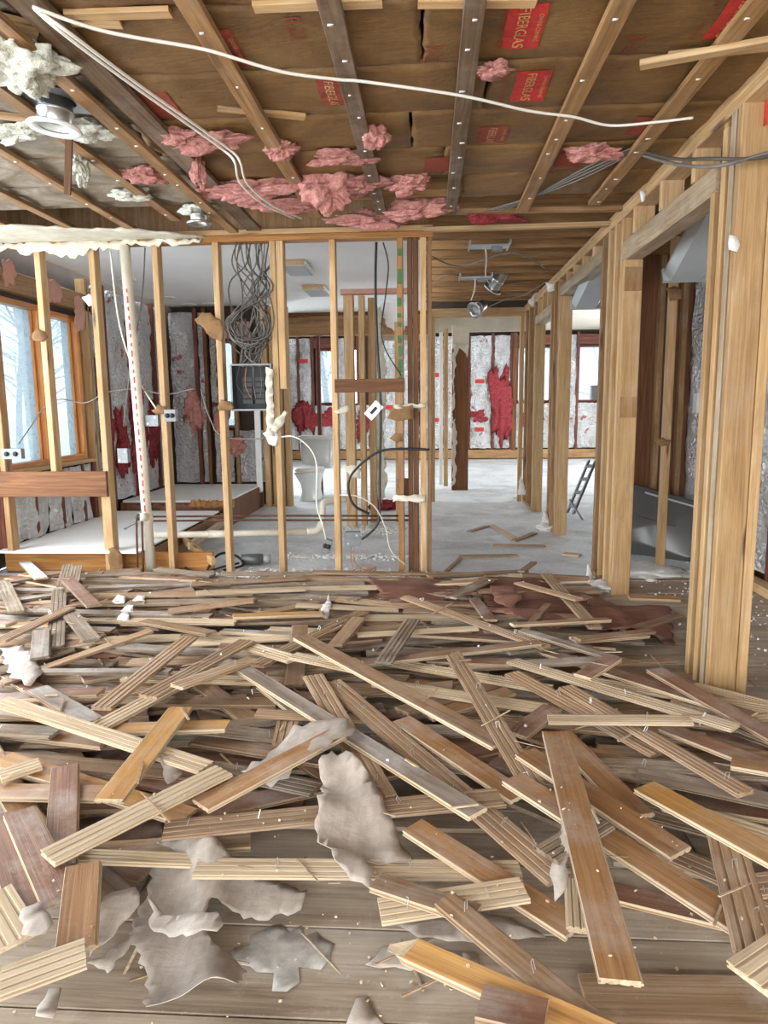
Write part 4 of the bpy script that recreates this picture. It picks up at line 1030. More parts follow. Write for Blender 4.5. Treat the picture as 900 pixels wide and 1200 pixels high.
# ---- loose cables
ZC = 2.40
cable('ceiling_cable', [PZ(38, 8, ZC), PZ(120, 36, ZC - .01), PZ(225, 55, ZC), PZ(255, 62, 2.395), PZ(330, 84, ZC - .015), PZ(395, 93, 2.395), PZ(430, 96, ZC), PZ(540, 112, 2.395), PZ(620, 130, 2.39), PZ(672, 137, 2.395), PZ(715, 147, 2.385), PZ(770, 143, 2.39), PZ(812, 138, 2.40)], .0055, 'cable_white', 'long white cable sagging across the ceiling from left to right')
for i, dx in enumerate((0, 8)):
    cable('ceiling_cable', [PZ(40 + dx * .3, 10 + dx * .2, 2.405), PZ(75 + dx, 40, 2.36), PZ(150 + dx, 96, 2.37), PZ(215 + dx, 142, 2.385), PZ(262 + dx, 176, 2.39), PZ(275 + dx * .8, 190, 2.34), PZ(282 + dx, 215, 2.33), PZ(310 + dx, 240, 2.36), PZ(345 + dx, 256, 2.40)], .0055, 'cable_white',
          ['left of two parallel white cables running back along the left ceiling', 'right of two parallel white cables running back along the left ceiling'][i])
for i, (v0, m) in enumerate([(185, 'cable_dark'), (193, 'cable_grey')]):
    cable('wall_cable', [PZ(748, 176 + i * 4, 2.45), PY(790, 186 + i * 6, 3.3), PY(836, 186 + i * 9, 2.93), PY(880, 186 - i * 1, 2.9), PY(930, 178 - i * 8, 2.9)], .008, m, ['dark grey cable crossing in front of the near right post', 'light grey cable sagging below the dark one at the near right post'][i])
for i in range(4):
    cable('joist_cable', [PZ(565 + i * 8, 248, 2.44), PZ(620 + i * 6, 232 - i * 3, 2.43), PZ(680 + i * 5, 210 - i * 6, 2.42), PZ(740, 180 - i * 2, 2.43)], .005, 'cable_grey', 'thin grey cable fanning along the right ceiling above the top plate', 'cables fanning along the right ceiling')
cable('black_cable', [PY(441, 284, 5.07), PY(440, 330, 5.06), PY(442, 400, 5.05), PY(446, 470, 5.05), PY(445, 560, 5.05), PY(445, 600, 5.03), PY(440, 618, 5.02), PY(424, 632, 5.03)], .010, 'blackrub', 'thick black cable dropping from the top plate to the square junction box')
cable('black_cable', [PY(449, 284, 5.08), PY(455, 310, 5.06), PY(452, 345, 5.05), PY(447, 385, 5.05), PY(452, 410, 5.05), PY(470, 440, 5.05)], .005, 'blackrub', 'thin black cable beside the thick one under the top plate')
cable('black_conduit', [PY(503, 527, 5.0), PY(470, 526, 5.0), PY(445, 529, 5.0), PY(424, 543, 5.0), PY(410, 560, 5.0), PY(409, 578, 5.0), PY(416, 593, 5.0), PY(433, 602, 5.02)], .0095, 'blackrub', 'black flexible conduit arching left between the partition studs')
cable('white_cable', [PY(330, 512, 5.05), PY(345, 512, 5.0), PY(362, 524, 4.99), PY(371, 545, 4.99), PY(371, 590, 5.0), PY(378, 615, 5.0), PY(382, 632, 5.02)], .005, 'cable_white', 'white cable looping in front of the toilet to the dangling outlet')
cable('white_cable', [PY(398, 580, 5.05), PY(420, 582, 5.0), PY(440, 595, 5.0), PY(452, 620, 5.0), PY(458, 645, 5.0), PY(475, 662, 5.02)], .004, 'pvc', 'cream cable drooping from the conduit down to the floor')
cable('wire_tail', [PY(411, 641, 5.03), PY(412, 660, 5.0), PY(420, 672, 4.95), PY(440, 668, 4.95), PY(430, 662, 4.97), PY(410, 670, 4.95)], .004, 'cable_bronze', 'left brown wire tail looping under the square junction box')
cable('wire_tail', [PY(415, 641, 5.03), PY(415, 658, 5.0), PY(428, 668, 4.94), PY(441, 664, 4.95), PY(425, 674, 4.95)], .004, 'cable_bronze', 'right brown wire tail looping under the square junction box')
cable('window_cable', [PY(22, 520, 5.3), PY(36, 500, 5.3), PY(50, 480, 5.28), PY(70, 468, 5.2), PY(100, 472, 5.15), PY(125, 460, 5.1), PY(160, 456, 5.1), PY(195, 462, 5.1), PY(228, 455, 5.1)], .0045, 'cable_grey', 'thin grey cable strung level across the left studs')
cable('hanging_cable', [PY(170, 290, 5.08), PY(166, 350, 5.07), PY(152, 440, 5.06), PY(145, 500, 5.06)], .005, 'cable_dark', 'dark cable hanging just right of the vent stack')
cable('hanging_cable', [PY(129, 293, 5.08), PY(140, 380, 5.1), PY(160, 440, 5.12), PY(185, 482, 5.06)], .006, 'pvc', 'cream cable hanging from the top just left of the vent stack')
cable('hanging_cable', [PY(235, 455, 5.15), PY(246, 490, 5.1), PY(262, 512, 5.08), PY(310, 514, 5.06)], .0045, 'cable_grey', 'grey cable drooping below the large brown drywall scrap')
cable('power_cable', [PZ(243, 668, .05), PZ(250, 655, .09), PZ(262, 648, .12), PZ(278, 652, .08), PZ(285, 662, .03), PZ(262, 668, .03)], .010, 'blackrub', 'black cord coiled on the floor at the foot of the partition')
cable('power_cable', [PZ(213, 660, .05), PZ(222, 668, .05), PZ(240, 670, .05), PZ(262, 664, .05), PZ(280, 660, .05)], .008, 'blackrub', 'second black cord lying left of the coiled cord')
# dark tube lying on the floor
a, b = PZ(283, 656, .05), PZ(308, 655, .05)
t = thing('caulk_tube', 'dark grey tube with clear nozzle lying at the partition foot', 'tube', a)
g = G(); g.tube([a, b], .045, 16); g.build('tube_body', 'box_grey', t, a, True)
g = G(); g.tube([b, b + V(.06, 0, 0)], .035, 12); g.build('cap', 'lens', t, a, True)
t = thing('carton', 'small yellow printed carton among the rubble at the partition foot', 'carton', PZ(233, 666, 0))
c = PZ(233, 662, .03); G().box(c, (.16, .08, .06)).build('carton_body', 'white_enamel', t, c).name; G().box(c + V(0, -.041, 0), (.11, .003, .035)).build('printed_panel', 'yellow', t, c)
# offcuts in the hole beside the platform
for (u0, v0, u1, v1, z, lab, m) in [(214, 632, 250, 658, .12, 'pale lumber offcut leaning in the gap beside the white platform', 'stud'), (185, 650, 222, 627, .10, 'dark lumber offcut crossing behind the vent stack', 'stud_dark'), (222, 640, 262, 612, .12, 'pale lath stick lying beside the white platform', 'raw_pale')]:
    tag(beam('lumber_offcut', None, PZ(u0, v0, z), PZ(u1, v1, z), .06, .03, m, (0, 0, 1)), lab, 'lumber')
# ceiling lights of the rear room
for (u, v, lab) in [(348, 313, 'flat ceiling fixture on the white ceiling, nearer the camera'), (371, 340, 'flat ceiling fixture on the white ceiling, farther back')]:
    c = PZ(u, v, 2.47); t = thing('ceiling_fixture', lab, 'light fixture', c)
    G().box(c + V(0, 0, -.01), (.24, .5, .03)).build('housing', 'white_enamel', t, c); G().box(c + V(0, 0, -.03), (.2, .46, .012)).build('lens', 'lens', t, c)
    G().box(c + V(.0, -.256, -.01), (.22, .012, .035)).build('end_strip', 'honey', t, c)
for i, (u, v) in enumerate([(198, 349), (222, 357), (245, 356), (150, 328)]):
    c = PZ(u, v, 2.478); t = thing('downlight', ['downlight in the white ceiling right of the vent stack', 'downlight in the white ceiling farthest back beside the foil wall', 'downlight in the white ceiling left of the cable bundle', 'downlight in the white ceiling nearest the left windows'][i], 'downlight', c)
    g = G(); g.lathe([(.085, .005), (.09, -.003), (.082, -.008), (.066, .0), (.06, .007)], Matrix.Translation(c), 20); g.build('trim_ring', 'white_enamel', t, c, True)
    g = G(); g.lathe([(.06, .003), (.03, .0), (.001, .002)], Matrix.Translation(c), 16); g.build('lamp_face', 'lens', t, c, True)
# ---- insulation tufts
tufts = [(245, 165, .17, .07, .035, 'pink', 'pink wool hanging left of the first long furring strip'), (210, 160, .10, .06, .03, 'pink', 'small pink wool tuft beside the dark double strip'), (232, 200, .035, .05, .08, 'pink', 'narrow pink wisp dangling from the left ceiling'),
         (330, 175, .07, .07, .04, 'pink', 'pink tuft just right of the first furring strip'), (398, 186, .13, .06, .03, 'pink', 'flat pink batt edge between the first two furring strips'), (290, 222, .26, .10, .05, 'pink', 'wide pink wool mass in front of the partition top plate, left'),
         (385, 222, .11, .09, .10, 'pink', 'tallest pink wool lump hanging between the first two strips'), (415, 216, .16, .09, .05, 'pink', 'pink wool just left of the second furring strip near the back'), (330, 238, .22, .10, .045, 'pink', 'low pink wool patch behind the drooping cables'),
         (432, 258, .22, .08, .045, 'pink', 'deep pink wool roll lying over the partition top plate'), (490, 246, .18, .09, .05, 'pink', 'pink wool bunch at the top plate right end'), (478, 216, .11, .08, .045, 'pink', 'pink wool tuft between second and third strips'),
         (443, 158, .05, .06, .05, 'pink', 'small pale pink tuft beside the second furring strip'), (578, 254, .18, .06, .03, 'redwool', 'dark red wool strip between third and fourth strips at the back'), (575, 83, .06, .05, .02, 'pink', 'tiny pink tuft beside the third strip near the front'),
         (695, 180, .11, .08, .03, 'pink', 'pale pink tuft showing between the fourth and fifth strips'), (170, 205, .10, .07, .04, 'pink', 'pink tuft behind the pale left strip'), (15, 75, .14, .14, .06, 'white_wool', 'greenish white wool bulging at the upper left corner'),
         (20, 155, .12, .06, .03, 'white_wool', 'white wool lying left of the large recessed light'), (105, 150, .10, .09, .04, 'white_wool', 'white wool right of the large recessed light'), (95, 195, .04, .05, .07, 'white_wool', 'white wool wisp hanging below the dark strap'), (150, 228, .10, .06, .03, 'white_wool', 'grey-white wool patch behind the second left strip')]
for i, (u, v, sx, sy, sz, m, lab) in enumerate(tufts):
    tag(blob('insulation_tuft', PZ(u, v, 2.425 if sz < .06 else 2.39), (sx, sy, sz), m, i * 1.7 + 1, None, 5, .6, rnd.uniform(-.3, .3)), lab, 'insulation')
for o in bpy.data.objects:
    if o.name.startswith('insulation_tuft') and 'category' not in o: o['category'] = 'insulation'
tag(beam('hanging_strap', None, PZ(81, 162, 2.40), PZ(79, 228, 2.20), .03, .012, 'stud_brown', (1, 0, 0)), 'dark brown strap hanging below the large recessed light', 'strap')
# red rag on the rear floor
tag(blob('red_rag', PZ(452, 592, .05), (.16, .12, .07), 'redwool', 91, None, 4, .6), 'crumpled red wool scrap on the rear floor behind the conduit', 'insulation')
# bare winter trees outside
def tree(x, y, h, seed):
    r = random.Random(seed); t = thing('bare_tree', '', 'tree', (x, y, -.3), 'bare winter trees outside the windows')
    g = G(); pts = [V(x, y, -.3)]
    for i in range(6): pts.append(pts[-1] + V(r.uniform(-.15, .15), r.uniform(-.15, .15), h / 6))
    g.tube(pts, .14, 7, 0, 2, True, .03); g.build('trunk', 'bark', t, (x, y, -.3), True)
    g = G()
    for i in range(26):
        k = r.uniform(.2, .98); p = pts[0].lerp(pts[-1], k); a = r.uniform(0, 2 * PI); L = h * .38 * (1.15 - k) + .3
        d = V(math.cos(a), math.sin(a), r.uniform(.2, .9)); q = [p, p + d * L * .5, p + d * L + V(0, 0, .2)]
        g.tube(q, .03, 5, 0, 3, True, .006)
        for s in range(4):
            a2 = a + r.uniform(-1.2, 1.2); p2 = q[0].lerp(q[2], r.uniform(.3, .9)); d2 = V(math.cos(a2), math.sin(a2), r.uniform(0, 1))
            g.tube([p2, p2 + d2 * L * .4], .012, 4, 0, 0, True, .004)
    g.build('branches', 'bark', t, (x, y, -.3))
    return t
for i, (x, y, lab) in enumerate([(-8.5, 15, 'nearest bare winter tree outside the left windows'), (-11.5, 21, 'second nearest bare winter tree outside the left windows'), (-16, 27, 'third nearest bare winter tree outside the left windows'), (-12.5, 28.5, 'fourth nearest bare winter tree outside the left windows'), (-19, 34, 'farthest bare winter tree outside the left windows'),
                             (-3.6, 26, 'bare winter tree outside the far window behind the toilet room'), (3.4, 25.5, 'bare winter tree outside the far window at the passage end'), (7.2, 31, 'bare winter tree outside the far window between the right-hand studs')]):
    t = tree(x, y, 7 + (i * 37 % 30) / 10, i + 3); t['label'] = lab
# ================================================================== THE PILE OF TORN-UP FLOORBOARDS
BW, BT = 0.078, 0.014
def board_mesh(L, w, t, top, raw, ends=(0, 0), seed=0, segs=1):
    """tongue-and-groove flooring strip: varnished face on +Z, relieved back on -Z, length on X, ragged ends on request"""
    r = random.Random(seed); h = t / 2; hw = w / 2; tg = 0.005
    sec = [(-hw + .001, h), (hw - .001, h), (hw, h - .001), (hw, .003), (hw + tg, .002), (hw + tg, -.003), (hw, -.004), (hw, -h)]
    for gy in (0.29, 0.0, -0.29):
        c = gy * w; q = w * 0.05
        sec += [(c + q, -h), (c + q * .7, -h + .0025), (c - q * .7, -h + .0025), (c - q, -h)]
    sec += [(-hw, -h), (-hw, -.004), (-hw + tg, -.003), (-hw + tg, .002), (-hw, .003), (-hw, h - .001)]
    n = len(sec)
    def off(side, y):
        k = ends[0 if side < 0 else 1]
        if k == 0: return r.uniform(-.001, .001)
        return k * (0.5 * noise.noise(Vector((y * 55 + seed, side * 3.1, seed * .7))) + 0.5 * noise.noise(Vector((y * 20 + seed, side, 1.3))) - .3)
    g = G(); rings = []
    for i in range(segs + 1):
        x = -L / 2 + L * i / segs
        ring = []
        for (yy, z) in sec:
            xx = x
            if i == 0: xx = x - off(-1, yy) * 1.0
            if i == segs: xx = x + off(1, yy)
            ring.append(V(xx, yy, z))
        rings.append(ring)
    g.rings(rings)
    # faces: side quads in section order; quad j=0 of each segment is the varnished face
    for i in range(segs): g.m[i * n] = 1
    me = bpy.data.meshes.new('floorboard')
    me.from_pydata([tuple(p) for p in g.v], [], g.f)
    me.materials.append(M[raw]); me.materials.append(M[top])
    for p, mi in zip(me.polygons, g.m): p.material_index = mi
    return me
# ---- height field the boards come to rest on
GX0, GX1, GY0, GY1, RES = -3.4, 2.4, 0.6, 9.0, 0.012
NX, NY = int((GX1 - GX0) / RES), int((GY1 - GY0) / RES)
HF = np.zeros((NX, NY), np.float32)
def blockbox(x0, x1, y0, y1, z):
    i0, i1 = int((x0 - GX0) / RES), int((x1 - GX0) / RES); j0, j1 = int((y0 - GY0) / RES), int((y1 - GY0) / RES)
    HF[max(i0, 0):i1, max(j0, 0):j1] = np.maximum(HF[max(i0, 0):i1, max(j0, 0):j1], z)
def settle(cx, cy, ang, L, w, t, pct=None):
    """rest a rigid strip on the height field: returns centre height of its underside and its slope"""
    n = max(int(L / RES), 4); s = np.linspace(-L / 2, L / 2, n); q = np.linspace(-w / 2, w / 2, max(int(w / RES) + 1, 3))
    ca, sa = math.cos(ang), math.sin(ang)
    X = cx + s[:, None] * ca - q[None, :] * sa; Y = cy + s[:, None] * sa + q[None, :] * ca
    I = np.clip(((X - GX0) / RES).astype(int), 0, NX - 1); J = np.clip(((Y - GY0) / RES).astype(int), 0, NY - 1)
    prof = HF[I, J].max(axis=1)
    if pct is not None:
        m = float(np.clip(np.polyfit(s, prof, 1)[0], -.05, .05)); return float(np.percentile(prof - m * s, pct)), m, (I, J, s)
    hull = []
    for k in range(n):
        p = (s[k], prof[k])
        while len(hull) >= 2 and (hull[-1][0] - hull[-2][0]) * (p[1] - hull[-2][1]) - (hull[-1][1] - hull[-2][1]) * (p[0] - hull[-2][0]) >= 0: hull.pop()
        hull.append(p)
    for a, b in zip(hull, hull[1:]):
        if a[0] <= 0 <= b[0]:
            m = (b[1] - a[1]) / max(b[0] - a[0], 1e-6); z = a[1] - m * a[0]; break
    else: m, z = 0, float(prof.max())
    m = max(-.09, min(.09, m))
    z = float((prof - m * s).max())
    return z, m, (I, J, s)
def commit(z, m, IJ, t):
    I, J, s = IJ
    top = (z + m * s + t)[:, None]
    np.maximum.at(HF, (I, J), np.broadcast_to(top, I.shape).astype(np.float32))
RAW = {'p': 'raw_pale', 't': 'raw_tan', 'g': 'raw_grey'}
TOP = {'h': 'honey', 'a': 'amber', 'r': 'russet', 't': 'tan', 'g': 'greyf', 'w': 'whitef', 's': 'splinter'}
staple_g = G(); 
for sx in (-.006, .006): staple_g.box((sx, 0, .010), (.0016, .0012, .022))
staple_g.box((0, 0, .021), (.0136, .0012, .0016))
_sme = bpy.data.meshes.new('staple'); _sme.from_pydata([tuple(p) for p in staple_g.v], [], staple_g.f); _sme.materials.append(M['staple'])
def put_board(cx, cy, ang, L, w, t, side, top, raw, ends, seed, z, m, staples=0, roll=0.0):
    me = board_mesh(L, w, t, TOP[top], RAW[raw], ends, seed)
    o = bpy.data.objects.new('floorboard', me); COL.objects.link(o)
    R = Matrix.Rotation(ang, 3, 'Z') @ Matrix.Rotation(-math.atan(m), 3, 'Y')
    if side == 'B': R = R @ Matrix.Rotation(PI, 3, 'X')
    o.location = (cx, cy, z + t / 2 * math.sqrt(1 + m * m) + .0006); o.rotation_euler = R.to_euler()
    if staples:
        r = random.Random(seed)
        for k in range(staples):
            st = bpy.data.objects.new('staple', _sme); COL.objects.link(st); st.parent = o
            zz = -t / 2 if side == 'B' else t / 2
            st.location = (-L / 2 + L * (k + .5 + r.uniform(-.25, .25)) / staples, r.uniform(-.3, .3) * w, zz)
            st.rotation_euler = (PI + r.uniform(-.5, .5) if side == 'B' else r.uniform(-.5, .5), r.uniform(-.4, .4), PI / 2 + r.uniform(-.5, .5))
    return o
fr_ = random.Random(21)
def pile_ok(x, y):
    if y > 4.95: return False
    if x > 1.12 and y > 2.85: return False
    front = 1.95
    if x < -0.72: front = 1.55 - (-.72 - x) * .2
    elif x > 0.25: front = 1.95 - min((x - .25) * .8, .5)
    return y > front
BOARDS = 0
# ---- 1. buried layer (past the first 300 boards): one object
def rand_spot(rear=.5):
    while True:
        x = fr_.uniform(-3.1, 1.6); yy = 1.5 + 3.4 * fr_.random() ** 0.85
        if abs(x + .05) > .62 * yy + .25: continue
        if pile_ok(x, yy): return x, yy
def rand_ang(yy):
    if yy > 3.0: return fr_.gauss(0, .22) + (PI if fr_.random() < .5 else 0)
    return fr_.gauss(-.15, .5)
def fits(x, yy, a, L):
    for k in (-.5, .5):
        px, py = x + math.cos(a) * L * k, yy + math.sin(a) * L * k
        if not pile_ok(px, py) or px < -3.2: return False
    return True
gst = G(); cnt = 0
while cnt < 230:
    x, yy = rand_spot(); a = rand_ang(yy); L = fr_.uniform(.35, 1.1)
    if not fits(x, yy, a, L): continue
    z, m, IJ = settle(x, yy, a, L, BW, BT, 55); commit(z, m, IJ, BT)
    R = Matrix.Rotation(a, 3, 'Z') @ Matrix.Rotation(-math.atan(m), 3, 'Y')
    gst.box((x, yy, z + BT / 2), (L, BW, BT), cnt % 4, R); cnt += 1
o = gst.build('buried_floorboards', ['raw_grey', 'raw_tan', 'tan', 'russet'], None, (0, 3, 0)); tag(o, 'lowest buried layer of torn-up floorboards under the pile', 'floorboards', None, 'stuff')
# rosin paper scraps on the rear right of the pile
def pile_sheet(name, label, pts, mat, lift=.012, curl=.03, thick=.0016, step=.03, amp=.012, grid=.04, fn=None, cat='paper scrap', zref=None):
    z0 = .05 if zref is None else zref
    W = [PZ(u, v, z0) for u, v in pts]; c = sum(W, V(0, 0, 0)) / len(W)
    poly = [(p.x - c.x, p.y - c.y) for p in W]
    ar = sum(poly[i][0] * poly[(i + 1) % len(poly)][1] - poly[(i + 1) % len(poly)][0] * poly[i][1] for i in range(len(poly)))
    if ar < 0: poly = poly[::-1]
    def hf(x, yy):
        i, j = int((x - GX0) / RES), int((yy - GY0) / RES)
        return float(HF[max(i - 5, 0):i + 6, max(j - 5, 0):j + 6].mean() * .6 + .4 * HF[max(i - 5, 0):i + 6, max(j - 5, 0):j + 6].max())
    sd = rnd.uniform(0, 50)
    def h(a, b):
        base = (hf(c.x + a, c.y + b) if zref is None else zref) + lift
        return base - c.z + curl * (.5 + fbm(a * 2.8 + sd, b * 2.8, 0, 2)) + (fn(a, b) if fn else 0)
    o = sheet(name, poly, (c, (1, 0, 0), (0, 1, 0), (0, 0, 1)), h, thick, mat, None, step, amp, grid)
    return tag(o, label, cat)
# ---- 2. loose boards filling the pile, each its own object
kinds = [('B', 't', 't'), ('B', 't', 'g'), ('B', 'a', 'p'), ('F', 't', 't'), ('F', 'r', 't'), ('F', 'a', 'p'), ('F', 'g', 'g'), ('B', 'g', 'g'), ('F', 'r', 'p')]
names = {'B': 'upside-down', 'F': 'face-up'}
cw_ = {'t': 'dull tan', 'g': 'dusty grey', 'r': 'red-brown', 'a': 'amber'}
def region(x, yy):
    d = 'rear' if yy > 3.9 else ('middle' if yy > 2.6 else 'front')
    s = 'left' if x < -.55 else ('right' if x > .35 else 'centre')
    return d, s
cnt = 0
N_FILL = 176
while cnt < N_FILL:
    x, yy = rand_spot(); a = rand_ang(yy); L = fr_.uniform(.35, 1.25)
    if not fits(x, yy, a, L): continue
    sd, tp, rw = kinds[fr_.randrange(len(kinds))]
    z, m, IJ = settle(x, yy, a, L, BW, BT, 82)
    if z > .085: continue
    commit(z, m, IJ, BT)
    o = put_board(x, yy, a, L, BW, BT, sd, tp, rw, (fr_.choice((0, 0, .03)), fr_.choice((0, 0, .05))), cnt + 500, z, m, 2 if (sd == 'B' and yy < 3) else 0)
    d, s = region(x, yy); col = {'p': 'pale', 't': 'tan', 'g': 'grey'}[rw] if sd == 'B' else cw_[tp]
    tag(o, '%s %s floorboard half buried in the %s %s of the pile' % (col, names[sd], d, s), 'floorboard', 'half-buried %s %s boards, %s %s' % (col, names[sd], d, s)); cnt += 1
# rosin paper at the rear right
pile_sheet('rosin_paper', 'torn red-brown paper lying behind the pile at the passage mouth', [(560, 690), (640, 688), (690, 700), (720, 735), (640, 742), (575, 730)], 'rosin', .004, .03)
pile_sheet('rosin_paper', 'torn red-brown paper beside the foot of the second posts', [(690, 702), (785, 705), (790, 745), (720, 752), (690, 730)], 'rosin', .004, .03)
pile_sheet('rosin_paper', 'torn red-brown paper strip at the foot of the partition end', [(430, 686), (500, 683), (545, 695), (520, 708), (450, 705)], 'rosin', .004, .02)
pile_sheet('rosin_paper', 'curled red-brown paper flap left of the second posts', [(575, 700), (600, 698), (612, 716), (598, 722), (580, 716)], 'rosin', .01, .05)
